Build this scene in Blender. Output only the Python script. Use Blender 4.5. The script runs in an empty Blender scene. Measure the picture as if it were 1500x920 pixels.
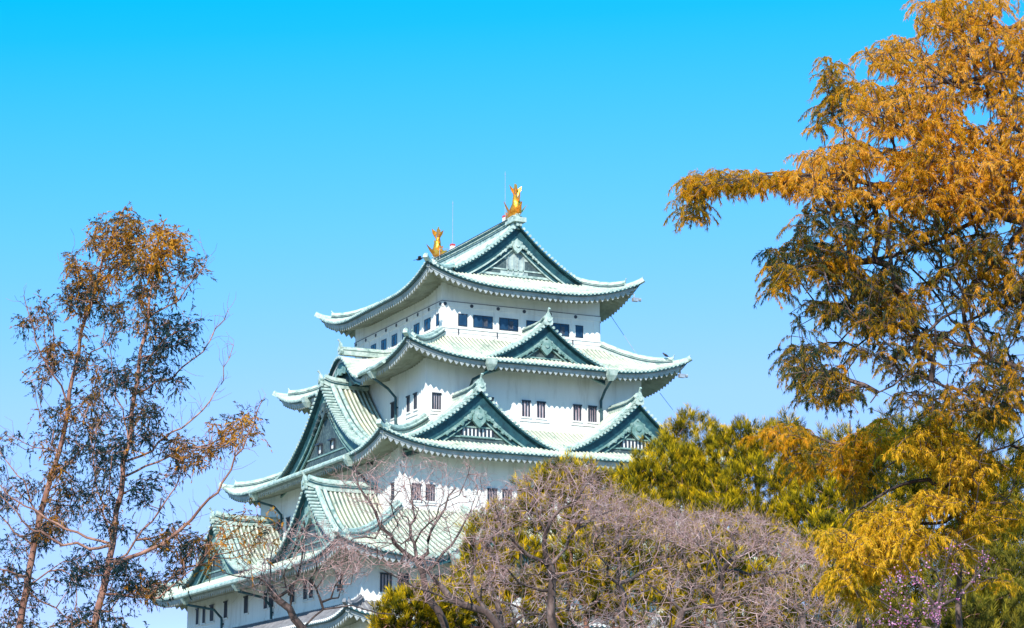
import bpy, math, random
import numpy as np
from mathutils import Vector
rad = math.radians
S = bpy.context.scene
COL = S.collection
# ------------------------------------------------------------------ camera
CAM = np.array([-68.386, -149.88, 1.616]); YAW, PITCH, FPX = rad(25.5104), rad(12.3419), 3302.5
FW = np.array([math.sin(YAW)*math.cos(PITCH), math.cos(YAW)*math.cos(PITCH), math.sin(PITCH)])
RT = np.array([math.cos(YAW), -math.sin(YAW), 0.0]); UP = np.cross(RT, FW)
FH = np.array([math.sin(YAW), math.cos(YAW), 0.0])
cd = bpy.data.cameras.new('camera'); cam = bpy.data.objects.new('camera', cd); COL.objects.link(cam)
cam.location = CAM; cam.rotation_euler = (math.pi/2+PITCH, 0, -YAW)
cd.sensor_fit = 'HORIZONTAL'; cd.sensor_width = 36; cd.lens = FPX/1500*36; cd.clip_start = .5; cd.clip_end = 6000
S.camera = cam
# ------------------------------------------------------------------ sky, sun, exposure
SUN_AZ, SUN_EL = rad(40.5), rad(36)          # azimuth west of south
sv = Vector((-math.sin(SUN_AZ)*math.cos(SUN_EL), -math.cos(SUN_AZ)*math.cos(SUN_EL), math.sin(SUN_EL)))
W = bpy.data.worlds.new('World'); S.world = W; W.use_nodes = True
nt = W.node_tree; bg = nt.nodes['Background']
sky = nt.nodes.new('ShaderNodeTexSky'); sky.sky_type = 'NISHITA'; sky.sun_disc = False
sky.sun_elevation = SUN_EL; sky.sun_rotation = math.pi + SUN_AZ
sky.air_density = 1.0; sky.dust_density = 0.0; sky.ozone_density = 8.0; sky.altitude = 0
# colour grade of the sky: brightness remapped, out-of-view stops lifted as added fill light, hue pulled to the cyan of the photograph
EXPO = .50
sx = nt.nodes.new('ShaderNodeSeparateColor'); dv = nt.nodes.new('ShaderNodeMath'); dv.operation = 'MULTIPLY'; dv.inputs[1].default_value = 1/40
cr = nt.nodes.new('ShaderNodeValToRGB'); el = cr.color_ramp.elements
STOPS = [(0, (.02, .36, .44)), (1.2/40, (.02, .42, .60)), (2.0/40, (.0, .275, .66)), (2.27/40, (.0, .283, .69)), (3.11/40, (.081, .336, .72)), (4.17/40, (.19, .37, .74)), (6.46/40, (.27, .41, .76)), (8/40, (.40, .70, .82)), (1, (.60, .90, .95))]
while len(el) < len(STOPS): el.new(.5)
for q, (p_, c_) in zip(el, STOPS): q.position = p_; q.color = (*c_, 1)
vm = nt.nodes.new('ShaderNodeVectorMath'); vm.operation = 'SCALE'; vm.inputs['Scale'].default_value = 2/(.13*2**EXPO)
nt.links.new(sky.outputs[0], sx.inputs[0]); nt.links.new(sx.outputs[1], dv.inputs[0]); nt.links.new(dv.outputs[0], cr.inputs[0])
nt.links.new(cr.outputs[0], vm.inputs[0]); nt.links.new(vm.outputs[0], bg.inputs['Color'])
bg.inputs['Strength'].default_value = .13
sd = bpy.data.lights.new('sun', 'SUN'); sd.energy = 5.0; sd.angle = rad(.5); sd.color = (1, .95, .86)
so = bpy.data.objects.new('sun', sd); COL.objects.link(so); so.rotation_euler = sv.to_track_quat('Z', 'Y').to_euler()
so.location = (0, 0, 120)
S.view_settings.view_transform = 'Standard'; S.view_settings.look = 'None'
S.view_settings.exposure = EXPO; S.view_settings.gamma = 1
S.cycles.max_bounces = 6; S.cycles.transparent_max_bounces = 8
# ------------------------------------------------------------------ materials
def newmat(name):
    m = bpy.data.materials.new(name); m.use_nodes = True
    return m, m.node_tree, m.node_tree.nodes['Principled BSDF']
def ramp(nt, stops):
    r = nt.nodes.new('ShaderNodeValToRGB'); e = r.color_ramp.elements
    while len(e) < len(stops): e.new(.5)
    for q, (p, c) in zip(e, stops): q.position = p; q.color = (*c, 1)
    return r
def surf(name, stops, scale=1.2, rough=.7, metal=0, stretch=(1, 1, 1), detail=6, bump=0, bscale=8):
    m, nt, b = newmat(name)
    tc = nt.nodes.new('ShaderNodeTexCoord'); mp = nt.nodes.new('ShaderNodeMapping'); mp.inputs['Scale'].default_value = stretch
    n = nt.nodes.new('ShaderNodeTexNoise'); n.inputs['Scale'].default_value = scale; n.inputs['Detail'].default_value = detail
    n.inputs['Roughness'].default_value = .65
    r = ramp(nt, stops)
    nt.links.new(tc.outputs['Object'], mp.inputs[0]); nt.links.new(mp.outputs[0], n.inputs['Vector'])
    nt.links.new(n.outputs['Fac'], r.inputs[0]); nt.links.new(r.outputs[0], b.inputs['Base Color'])
    b.inputs['Roughness'].default_value = rough; b.inputs['Metallic'].default_value = metal
    if bump:
        n2 = nt.nodes.new('ShaderNodeTexNoise'); n2.inputs['Scale'].default_value = bscale; n2.inputs['Detail'].default_value = 4
        bp = nt.nodes.new('ShaderNodeBump'); bp.inputs['Strength'].default_value = bump; bp.inputs['Distance'].default_value = .05
        nt.links.new(mp.outputs[0], n2.inputs['Vector']); nt.links.new(n2.outputs['Fac'], bp.inputs['Height']); nt.links.new(bp.outputs[0], b.inputs['Normal'])
    return m
M = {}
M['plaster'] = surf('plaster', [(.28, (.56, .545, .51)), (.46, (.75, .74, .71)), (.7, (.81, .80, .77))], 1.3, .85, stretch=(1, 1, .13), bump=.15)
M['plaster_old'] = surf('plaster_eave', [(.3, (.50, .50, .44)), (.6, (.66, .66, .60))], 1.5, .85)
M['copper'] = surf('patina_copper_tile', [(.30, (.20, .25, .21)), (.42, (.42, .46, .38)), (.55, (.58, .58, .47)), (.70, (.63, .57, .40))], .9, .5, bump=.2)
M['pan'] = surf('shade_toned_pan_tile', [(.28, (.06, .095, .08)), (.5, (.14, .17, .13)), (.72, (.24, .23, .15))], .8, .6, bump=.2)  # pans coloured darker than the ribs: valley shade put into the colour
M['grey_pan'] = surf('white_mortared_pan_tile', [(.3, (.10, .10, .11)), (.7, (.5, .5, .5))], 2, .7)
M['mint'] = surf('mint_copper', [(.3, (.12, .20, .18)), (.48, (.37, .46, .41)), (.68, (.56, .62, .56))], 2.4, .5, bump=.25)
M['trim'] = surf('copper_trim', [(.3, (.08, .17, .15)), (.5, (.17, .28, .25)), (.7, (.34, .43, .39))], 2.5, .55, bump=.3)
M['teal'] = surf('dark_copper', [(.3, (.008, .034, .044)), (.55, (.016, .072, .088)), (.75, (.055, .15, .155))], 2.2, .5, bump=.2)
M['dark'] = surf('gable_copper_sheet', [(.3, (.025, .045, .05)), (.5, (.05, .075, .08)), (.7, (.12, .17, .16))], 3.5, .6, bump=.4)
M['pale'] = surf('pale_copper_sheet', [(.35, (.16, .19, .2)), (.5, (.36, .43, .41)), (.65, (.48, .55, .5))], 1.3, .55, bump=.3)
M['grey_tile'] = surf('grey_clay_tile', [(.3, (.10, .10, .115)), (.6, (.2, .2, .22)), (.8, (.3, .3, .32))], 2.0, .6, bump=.3)
M['frame'] = surf('dark_frame', [(.3, (.01, .015, .025)), (.7, (.03, .04, .06))], 3, .5)
M['bar'] = surf('window_bar', [(.3, (.03, .035, .05)), (.7, (.07, .075, .10))], 3, .6)
M['recess'] = surf('window_recess', [(.3, (.34, .22, .25)), (.6, (.62, .54, .58))], 1, .8)
M['glass'] = surf('blue_window_glass', [(.35, (.006, .02, .05)), (.65, (.02, .06, .12))], .6, .12)
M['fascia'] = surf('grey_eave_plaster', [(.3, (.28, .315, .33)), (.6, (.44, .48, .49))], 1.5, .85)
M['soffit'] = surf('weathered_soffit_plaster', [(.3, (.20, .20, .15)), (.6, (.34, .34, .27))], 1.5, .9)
M['stone'] = surf('rampart_stone', [(.3, (.12, .11, .1)), (.6, (.28, .26, .23))], .8, .9, bump=.8, bscale=1.5)
M['gold'] = surf('gilded_scales', [(.35, (.70, .22, .015)), (.6, (1.0, .42, .05))], 6, .33, metal=.75, bump=.6, bscale=9)
M['steel'] = surf('galvanised_steel', [(.3, (.35, .35, .37)), (.7, (.6, .6, .62))], 4, .4, metal=.5)
M['red'] = surf('red_paint', [(.3, (.4, .03, .03)), (.7, (.6, .07, .06))], 4, .5)
M['crow'] = surf('black_feathers', [(.3, (.008, .008, .012)), (.7, (.025, .025, .035))], 8, .5)
M['ground'] = surf('sandy_gravel_and_grass', [(.3, (.08, .08, .04)), (.5, (.17, .15, .10)), (.75, (.26, .23, .18))], .15, .95)
def bark(name, stops, scale=3): return surf(name, stops, scale, .9, stretch=(1, 1, .4), bump=.6, bscale=14)
M['bark_brown'] = bark('reddish_bark', [(.3, (.11, .048, .038)), (.5, (.27, .13, .095)), (.7, (.42, .235, .175))])
M['bark_dark'] = bark('dark_bark', [(.3, (.026, .017, .016)), (.5, (.075, .047, .043)), (.7, (.24, .165, .15))])
M['bark_pink'] = bark('pinkish_grey_bark', [(.3, (.11, .052, .048)), (.48, (.33, .185, .175)), (.68, (.72, .51, .49))], 5)
def leafmat(name, stops, trans=.35, rough=.6):
    m, nt, b = newmat(name)
    a = nt.nodes.new('ShaderNodeAttribute'); a.attribute_name = 'tint'
    r = ramp(nt, stops); nt.links.new(a.outputs['Fac'], r.inputs[0])
    nt.links.new(r.outputs[0], b.inputs['Base Color']); b.inputs['Roughness'].default_value = rough
    b.inputs['Specular IOR Level'].default_value = .1
    t = nt.nodes.new('ShaderNodeBsdfTranslucent'); nt.links.new(r.outputs[0], t.inputs['Color'])
    mx = nt.nodes.new('ShaderNodeMixShader'); mx.inputs[0].default_value = trans
    nt.links.new(b.outputs[0], mx.inputs[1]); nt.links.new(t.outputs[0], mx.inputs[2])
    nt.links.new(mx.outputs[0], nt.nodes['Material Output'].inputs['Surface'])
    return m
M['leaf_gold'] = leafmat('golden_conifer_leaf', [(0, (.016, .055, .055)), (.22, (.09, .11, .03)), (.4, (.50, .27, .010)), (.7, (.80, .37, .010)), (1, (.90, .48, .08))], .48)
M['leaf_yellow'] = leafmat('yellow_conifer_leaf', [(0, (.06, .07, .012)), (.25, (.24, .18, .010)), (.5, (.72, .40, .010)), (1, (.9, .55, .05))])
M['leaf_rust'] = leafmat('rusty_conifer_leaf', [(0, (.006, .028, .036)), (.40, (.024, .048, .044)), (.6, (.22, .10, .018)), (.85, (.52, .20, .012)), (1, (.62, .30, .03))], .25)
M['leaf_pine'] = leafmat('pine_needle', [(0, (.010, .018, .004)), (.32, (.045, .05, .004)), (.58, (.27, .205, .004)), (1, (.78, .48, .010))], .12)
M['leaf_dark'] = leafmat('dark_evergreen_leaf', [(0, (.02, .03, .012)), (.5, (.14, .13, .02)), (1, (.40, .31, .03))], .2)
M['blossom'] = leafmat('pink_blossom', [(0, (.45, .10, .28)), (.5, (.66, .24, .46)), (1, (.80, .45, .62))], .35)
# ------------------------------------------------------------------ object helpers
def tag(o, label=None, cat=None, group=None, kind=None):
    if label: o['label'] = label
    if cat: o['category'] = cat
    if group: o['group'] = group
    if kind: o['kind'] = kind
    return o
def empty(name, loc):
    o = bpy.data.objects.new(name, None); COL.objects.link(o); o.location = loc; o.empty_display_size = .5
    return o
def link(name, me, parent=None):
    o = bpy.data.objects.new(name, me); COL.objects.link(o)
    if parent is not None:
        o.parent = parent
        p = parent; off = Vector((0, 0, 0))
        while p is not None: off = off + p.location; p = p.parent
        o.location = -off                        # meshes are written in world coordinates
    return o
class MB:
    def __init__(s): s.v = []; s.f = []; s.m = []; s.mats = []
    def mi(s, mat):
        if mat not in s.mats: s.mats.append(mat)
        return s.mats.index(mat)
    def add(s, vs, fs, mat):
        k = len(s.v); i = s.mi(mat); s.v += [tuple(map(float, q)) for q in vs]
        for f in fs: s.f.append([k+j for j in f]); s.m.append(i)
    def grid(s, rows, mat, closed=False):
        n = len(rows[0]); vs = [p for r in rows for p in r]; fs = []
        for i in range(len(rows)-1):
            for j in range(n if closed else n-1):
                j2 = (j+1) % n; fs.append((i*n+j, i*n+j2, (i+1)*n+j2, (i+1)*n+j))
        s.add(vs, fs, mat)
    def box(s, o, ax, ay, az, mat):              # corner + three edge vectors
        o, ax, ay, az = map(np.array, (o, ax, ay, az))
        vs = [o+i*ax+j*ay+k*az for k in (0, 1) for j in (0, 1) for i in (0, 1)]
        s.add(vs, [(0, 2, 3, 1), (4, 5, 7, 6), (0, 1, 5, 4), (2, 6, 7, 3), (0, 4, 6, 2), (1, 3, 7, 5)], mat)
    def sweep(s, path, prof, mat, cap=True, scale=None):  # prof: (side, up) pairs; up = world z
        path = [np.array(p, float) for p in path]; rows = []
        for i, p in enumerate(path):
            d = path[min(i+1, len(path)-1)]-path[max(i-1, 0)]; h = np.array([d[0], d[1], 0.]); h /= max(np.linalg.norm(h), 1e-6)
            sd_ = np.array([h[1], -h[0], 0.]); k = 1 if scale is None else scale[i]
            dn = d/max(np.linalg.norm(d), 1e-6); u = np.cross(sd_, dn); u = u if u[2] > 0 else -u
            rows.append([p+sd_*a*k+u*b*k for a, b in prof])
        s.grid(rows, mat, True)
        if cap:
            n = len(prof); s.add(rows[0], [tuple(range(n))], mat); s.add(rows[-1], [tuple(range(n))], mat)
    def tube(s, path, r, mat, n=8, cap=True):
        path = [np.array(p, float) for p in path]; rows = []
        rr = r if hasattr(r, '__len__') else [r]*len(path); ref = np.array([.31, .17, .93]); 
        for i, p in enumerate(path):
            d = path[min(i+1, len(path)-1)]-path[max(i-1, 0)]; d /= max(np.linalg.norm(d), 1e-9)
            a = np.cross(d, ref)
            if np.linalg.norm(a) < .15: a = np.cross(d, np.array([1., .2, .1]))
            a /= np.linalg.norm(a); b = np.cross(d, a)
            rows.append([p+rr[i]*(a*math.cos(2*math.pi*k/n)+b*math.sin(2*math.pi*k/n)) for k in range(n)])
        s.grid(rows, mat, True)
        if cap:
            s.add(rows[0], [tuple(range(n))], mat); s.add(rows[-1], [tuple(range(n))], mat)
    def prism(s, poly, back, mat):               # poly: 3-D outline, extruded by vector back
        n = len(poly); q = [np.array(p)+np.array(back) for p in poly]
        s.add(list(poly)+q, [tuple(range(n)), tuple(range(2*n-1, n-1, -1))]+[(i, (i+1) % n, n+(i+1) % n, n+i) for i in range(n)], mat)
    def build(s, name, parent=None, smooth=False):
        me = bpy.data.meshes.new(name); me.from_pydata(s.v, [], s.f)
        for m in s.mats: me.materials.append(M[m])
        me.polygons.foreach_set('material_index', s.m)
        if smooth: me.polygons.foreach_set('use_smooth', [True]*len(s.f))
        me.update(); return link(name, me, parent)
# ------------------------------------------------------------------ ground
g = MB(); R_ = 5000
g.add([(-R_, -R_, 0), (R_, -R_, 0), (R_, R_, 0), (-R_, R_, 0)], [(0, 1, 2, 3)], 'ground')
tag(g.build('ground'), 'sandy gravel and winter grass ground of the castle park', 'ground', kind='structure')
# ------------------------------------------------------------------ castle keep
KEEP = empty('castle_keep', (0, 0, 0))
tag(KEEP, 'white multi-storey Japanese castle keep with pale green copper roofs', 'castle')
DIM = {5: (6.25, 8.27), 4: (8.4, 10.48), 3: (11.66, 13.78), 2: (15.9, 18.02), 1: (15.9, 18.02)}
def w3(side, s, d, z):
    return np.array({'S': (s, -d, z), 'N': (s, d, z), 'W': (-d, s, z), 'E': (d, s, z)}[side], float)
class Roof:
    def __init__(r, ain, bin_, aout, bout, ztop, zeave, L=1.1, R=6.0, c=.35, kara=()):
        r.__dict__.update(locals())
    def dims(r, side): return (r.ain, r.bin_, r.aout, r.bout) if side in 'SN' else (r.bin_, r.ain, r.bout, r.aout)
    def p(r, side, s, v, dz=0., inset=0.):
        si, di, so_, do = r.dims(side)
        d = di+(do-di)*v-inset
        e = max(0., 1-(so_-abs(s))/r.R)
        z = r.ztop-(r.ztop-r.zeave)*(v+r.c*v*(1-v))+r.L*e**2.2*v**1.4
        for sd_, sc, hw, rise in r.kara:
            if sd_ == side:
                u = (s-sc)/hw
                if abs(u) < 1: z += rise*((.5+.5*math.cos(math.pi*u))**.85)*v**1.3
                elif abs(u) < 1.35: z -= .10*rise*math.sin((abs(u)-1)/.35*math.pi)*v**1.3
        return w3(side, s, d, z+dz)
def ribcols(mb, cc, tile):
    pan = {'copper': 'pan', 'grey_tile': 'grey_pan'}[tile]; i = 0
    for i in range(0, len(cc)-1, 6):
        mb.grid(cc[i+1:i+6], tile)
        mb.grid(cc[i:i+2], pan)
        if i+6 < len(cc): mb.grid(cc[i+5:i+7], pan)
def make_roof(r, name, tile='copper', edge='mint', fas='fascia', rib=.32, ribh=.13, rows=9, parent=KEEP, label=None):
    mb = MB()
    for side in 'SWNE':
        si, di, so_, do = r.dims(side)
        n = int(2*so_/rib); off = [(-.5, 0), (-.27, 0), (-.17, .7), (0, 1), (.17, .7), (.27, 0)]
        cols = []
        for k in range(n):
            sc = -so_+(k+.5)*2*so_/n
            for o, h in off: cols.append((sc+o*rib, h*ribh))
        cols.append((so_, 0)); grid_rows = []
        cc = []
        for s, h in cols:
            s = max(-so_, min(so_, s)); v0 = max(0., (abs(s)-si)/(so_-si)); v0 = min(v0, .999)
            cc.append([r.p(side, s, v0+(1-v0)*t/rows, h) for t in range(rows+1)])
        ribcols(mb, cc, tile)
        # round tile ends along the eave
        for k in range(n):
            sc = -so_+(k+.5)*2*so_/n; c = r.p(side, sc, 1.0, .02, -.03)
            t = r.p(side, min(so_, sc+.05), 1., .02, -.03)-c; t /= np.linalg.norm(t); nn = w3(side, 0, 1, 0); u = np.array([0, 0, 1.])
            ring = [c+.105*(t*math.cos(a)+u*math.sin(a)) for a in np.linspace(0, 2*math.pi, 9)[:-1]]
            mb.prism([q for q in ring], -nn*.12, edge)
    # strip under the tiles
    for side in 'SWNE':
        si, di, so_, do = r.dims(side); ss = np.linspace(-so_, so_, int(so_*5))
        mb.grid([[r.p(side, s, 1, .0, 0.), r.p(side, s, 1, -.11, .0), r.p(side, s, 1, -.12, .30)] for s in ss], 'teal')
    ro = mb.build(name, parent)
    if label: ro['label'] = label
    fb = MB(); sb = MB(); bot = []
    for side in 'SWNE':
        si, di, so_, do = r.dims(side); ss = np.linspace(-so_+.1, so_-.1, int(so_*5))
        fb.grid([[r.p(side, s, 1, -.10, .26), r.p(side, s, 1, -.34, .28), r.p(side, s, 1, -.35, .42)] for s in ss], fas)
        # plastered rafters: scalloped soffit
        per = .42; n = int((so_-.25)*2/per); wave = [(0, .05), (.12, .0), (.5, -.135), (.88, .0), (1, .05)]
        cols = []
        for k in range(n):
            for o, h in wave[:-1]: cols.append((-so_+.25+(k+o)*per, h*1.5))
        rows_ = []
        depth = do-di if False else r.over+.15
        for s, h in cols:
            lim = so_-abs(s)
            dep = min(depth, max(lim, .2)); 
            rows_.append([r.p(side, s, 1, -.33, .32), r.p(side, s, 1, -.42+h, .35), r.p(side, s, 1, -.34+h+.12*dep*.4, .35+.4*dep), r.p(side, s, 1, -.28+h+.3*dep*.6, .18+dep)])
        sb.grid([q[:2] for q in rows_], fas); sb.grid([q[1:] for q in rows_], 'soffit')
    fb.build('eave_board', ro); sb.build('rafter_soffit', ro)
    return ro
RIDGE = [(-.24, -.1), (-.24, .26), (-.30, .27), (-.30, .34), (-.17, .36), (-.13, .50), (0, .56), (.13, .50), (.17, .36), (.30, .34), (.30, .27), (.24, .26), (.24, -.1)]
LOW = [(-.17, -.1), (-.17, .14), (-.12, .24), (0, .29), (.12, .24), (.17, .14), (.17, -.1)]
def ornament(mb, c, n, k=1., mat='mint'):        # ridge-end tile: shield plate with horns and a round finial
    c = np.array(c, float); n = np.array(n, float); n /= np.linalg.norm(n); t = np.array([n[1], -n[0], 0]); u = np.array([0, 0, 1.])
    out = [(-.36, -.25), (-.44, .05), (-.34, .2), (-.42, .42), (-.24, .5), (-.14, .78), (0, .9), (.14, .78), (.24, .5), (.42, .42), (.34, .2), (.44, .05), (.36, -.25)]
    mb.prism([c+n*.12*k+t*a*k+u*b*k for a, b in out], -n*.26*k, mat)
    inn = [(.2*math.cos(a), .22+.2*math.sin(a)) for a in np.linspace(0, 2*math.pi, 9)[:-1]]
    mb.prism([c+n*.22*k+t*a*k+u*b*k for a, b in inn], -n*.12*k, mat)
    mb.tube([c-n*.1*k+u*.7*k, c+n*.08*k+u*.98*k, c+n*.26*k+u*1.2*k], [.10*k, .085*k, .12*k], mat, 8)
def hips(r, parent, split=.80, mat='mint', k=1., corners=((-1, -1), (1, -1), (-1, 1), (1, 1)), v0=0.0):
    for cx, cy in corners:
        mb = MB(); side = 'S' if cy < 0 else 'N'
        def hp(v):
            si, di, so_, do = r.dims(side); return r.p(side, cx*(si+(so_-si)*v), v, .04)
        mb.sweep([hp(v) for v in np.linspace(v0, split, 12)], [(a*k, b*k) for a, b in RIDGE], mat)
        mb.sweep([hp(v) for v in np.linspace(split-.02, 1.0, 6)]+[hp(1.0)+np.array([cx*.22, cy*.22, .16])], [(a*k, b*k) for a, b in LOW], mat)
        mb.sweep([hp(v) for v in np.linspace(v0, split, 12)], [(a*k, b*k) for a, b in ((-.28, .12), (-.28, .19), (.28, .19), (.28, .12))], 'teal')
        n = np.array([cx, cy, 0.]); ornament(mb, hp(split)+np.array([0, 0, .2]), n, .42*k, mat); ornament(mb, hp(1.0)+n*.12+np.array([0, 0, .12]), n, .26*k, mat)
        mb.build('hip_ridge', parent)
def make_gable(side, sc, df, hw, zb, zp, back, name='dormer_gable', c=.45, wall='dark', barge='teal', trim='trim', pend='trim', tile='copper', lattice=None, bigpend=1., label=None, ridge_to=None, flank=1.10, orn=.8):
    def rk(t):
        u = abs(t)/hw; return zp-(zp-zb)*(u+c*u*(1-u)) if u <= 1 else zb-(zp-zb)*(1-c)*(u-1)*.7
    def P(t, d, z): return w3(side, sc+t, d, z)
    nrm = w3(side, 0, 1, 0)-w3(side, 0, 0, 0); k = hw/5.
    mb = MB(); rows = 14
    for sg in (-1, 1):
        ts = [sg*hw*flank*i/rows for i in range(rows+1)]
        L = df-.7-back; n = max(2, int(L/.30)); cols = []
        for q in range(n):
            dc = back+(q+.5)*L/n
            for o, h in ((-.5, 0), (-.27, 0), (-.17, .7), (0, 1), (.17, .7), (.27, 0)): cols.append((dc+o*.30, h*.13))
        cols.append((df-.7, 0))
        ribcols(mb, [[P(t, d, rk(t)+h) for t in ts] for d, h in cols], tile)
        mb.grid([[P(t, d, rk(t)+.0) for t in ts] for d in (df-.72, df)], 'teal')
        mb.grid([[P(t, d, rk(t)+.06) for t in ts] for d in (df-1.24, df-1.03)], 'teal')
        # verge: short cross tiles with round ends
        m = int(hw*1.22/.29); 
        for q in range(m):
            t = sg*hw*flank*(q+.5)/m; dt = .02; sl = (rk(t+sg*dt)-rk(t))/dt; tv = P(sg*1, 0, sl)-P(0, 0, 0); tv /= np.linalg.norm(tv)
            nv = np.cross(tv, nrm); nv = nv if nv[2] > 0 else -nv
            cc = P(t, df+.07, rk(t)+.09); ring = [cc+.105*(tv*math.cos(a)+nv*math.sin(a)) for a in np.linspace(0, 2*math.pi, 9)[:-1]]
            mb.prism(ring, -nrm*.72, 'mint')
        # edge strip under the verge
        mb.grid([[P(t, df, rk(t)+.0), P(t, df, rk(t)-.12), P(t, df-.5, rk(t)-.13)] for t in ts], 'teal')
        for dd, ww, hh in ((.86, .16, .30), (1.35, .12, .24)):
            pr = [(-ww, -.05), (-ww, hh*.7), (-ww*.5, hh), (ww*.5, hh), (ww, hh*.7), (ww, -.05)]
            mb.sweep([P(t, df-dd, rk(t)+.04) for t in ts[:-1]], pr, 'mint')
            mb.sweep([P(t, df-dd, rk(t)+.04) for t in ts[:-1]], [(-ww-.07, .0), (-ww-.07, .09), (ww+.07, .09), (ww+.07, .0)], 'teal')  # dark strip painted in as a shadow line along the ridge foot
            ornament(mb, P(ts[-2], df-dd, rk(ts[-2])+.1), P(sg, 0, 0)-P(0, 0, 0), .38, 'mint')
    go = mb.build(name, KEEP)
    if label: go['label'] = label
    # bargeboards
    wd = .62*min(1.1, max(.8, k)); bb = MB()
    for sg in (-1, 1):
        ts = [sg*hw*1.03*i/18 for i in range(19)]
        def slab(d0, d1, a0, a1, mat):
            rws = []
            for t in ts:
                sl = math.sqrt(1+((rk(t+.01*sg)-rk(t))/.01)**2)
                top = rk(t)-a0*sl; bt = rk(t)-a1*sl; rws.append([P(t, d1, top), P(t, d0, top), P(t, d0, bt), P(t, d1, bt)])
            bb.grid(rws, mat)
        slab(df-.34, df-.48, .11, .11+wd, barge)
        slab(df-.28, df-.40, .11+wd*.92, .11+wd*1.10, trim)
        slab(df-.46, df-.56, .11+wd*1.08, .11+wd*1.55, barge)
        slab(df-.42, df-.56, .11+wd*1.5, .11+wd*1.62, trim)
    bb.build('bargeboard', go)
    # gable wall
    gw = MB(); ts = np.linspace(-hw, hw, 41); dw = df-.62; zf = zb-.35
    gw.grid([[P(t, dw, zf), P(t, dw, max(zf+.01, rk(t)-.2))] for t in ts], wall)
    wi = hw*.86
    for zz, hh, pp in ((zb-.02, .16, .10), (zb+.42*k, .10, .07)):
        lim = hw*.80 if zz < zb+.1 else hw*.62
        gw.box(P(-lim, dw-.02, zz), P(lim, 0, 0)-P(-lim, 0, 0), nrm*(pp+.02), (0, 0, hh), trim)
    for q in range(-9, 10):                      # thin upright battens of the copper cladding
        t = q*hw/11.; top = rk(t)-(.11+wd*1.5)*1.25-.05
        if top > zb+.75*k and abs(t) > .25 and not lattice: gw.box(P(t-.03, dw-.01, zb+.52*k), P(.06, 0, 0)-P(0, 0, 0), nrm*.035, (0, 0, top-zb-.52*k), wall)
    gw.build('gable_wall', go)
    if lattice == 'grille':
        lb = MB(); x0 = 1.05*k; z0 = zb+.55*k; lb.box(P(-x0, dw-.01, z0), P(2*x0, 0, 0)-P(0, 0, 0), nrm*.04, (0, 0, .52*k), 'plaster')
        for q in range(9):
            t = -x0+q*2*x0/8; lb.box(P(t-.055, dw+.03, z0-.02), P(.11, 0, 0)-P(0, 0, 0), nrm*.08, (0, 0, .56*k), 'frame')
        lb.box(P(-x0-.15, dw, z0-.1), P(2*x0+.3, 0, 0)-P(0, 0, 0), nrm*.12, (0, 0, .09), trim)
        lb.box(P(-x0-.15, dw, z0+.52*k), P(2*x0+.3, 0, 0)-P(0, 0, 0), nrm*.12, (0, 0, .09), trim); lb.build('lattice_window', go)
    if lattice == 'loophole':
        for sg in (-1, 1):
            lb = MB(); t = sg*1.25; z0 = zb+1.05
            lb.box(P(t-.3, dw-.01, z0), P(.6, 0, 0)-P(0, 0, 0), nrm*.05, (0, 0, .55), 'plaster')
            lb.box(P(t-.42, dw-.01, z0+.55), P(.84, 0, 0)-P(0, 0, 0), nrm*.34, (0, 0, .12), 'frame')
            for q in (-.38, .30): lb.box(P(t+q, dw-.01, z0-.05), P(.08, 0, 0)-P(0, 0, 0), nrm*.14, (0, 0, .6), 'frame')
            lb.build('loophole_window', go)
    if lattice == 'panels':
        lb = MB()
        for t0, t1, z0, z1 in ((-2.3, -.75, .5, 1.25), (.75, 2.3, .5, 1.2), (-3.0, -1.2, .18, .42), (1.0, 3.0, .18, .42)):
            lb.box(P(t0, dw-.01, zb+z0), P(t1-t0, 0, 0)-P(0, 0, 0), nrm*.03, (0, 0, z1-z0), 'dark')
        for t in (-.6, -.2, .2, .6): lb.box(P(t-.04, dw-.01, zb+.2), P(.08, 0, 0)-P(0, 0, 0), nrm*.08, (0, 0, 1.3), 'pale')
        lb.build('cladding_panel', go)
    # carved pendant under the apex with scrolls along the boards
    pm = MB(); zt = rk(0)-(.11+wd)*1.35; q = bigpend*min(1.2, max(.75, k*.95)); pc = zt-.75*q
    body = [(0, -.75), (.22, -.55), (.46, -.28), (.50, .0), (.36, .2), (.42, .42), (.2, .55), (0, .5), (-.2, .55), (-.42, .42), (-.36, .2), (-.50, 0), (-.46, -.28), (-.22, -.55)]
    pm.prism([P(a*q, df-.22, pc+b*q) for a, b in body], -nrm*.24, pend)
    pm.prism([P(.2*q*math.cos(a), df-.14, pc+.05*q+.2*q*math.sin(a)) for a in np.linspace(0, 2*math.pi, 11)[:-1]], -nrm*.2, pend)
    for sg in (-1, 1):
        pm.tube([P(0, df-.3, pc+.2*q)]+[P(sg*(.42+.27*i)*q, df-.32, rk((.42+.27*i)*q)-(.11+wd)*1.25-(.21-.014*i)*q*.9) for i in range(8)], .07*q, pend, 6)
        for i in range(8):
            t = sg*(.42+.27*i)*q; rr = (.21-.014*i)*q*(1 if i % 2 else .8); zz = rk(t)-(.11+wd)*1.25-rr*(1.1 if i % 2 else .75)
            pm.prism([P(t+rr*math.cos(a)*(1 if int(a*3) % 2 else .8), df-.26, zz+rr*math.sin(a)) for a in np.linspace(0, 2*math.pi, 11)[:-1]], -nrm*.16, pend)
            pm.prism([P(t+rr*.45*math.cos(a), df-.22, zz+rr*.45*math.sin(a)) for a in np.linspace(0, 2*math.pi, 8)[:-1]], -nrm*.1, pend)
    pm.build('gable_pendant', go)
    rm = MB(); kk = min(1.25, max(.9, k)); bk = back if ridge_to is None else ridge_to
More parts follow.
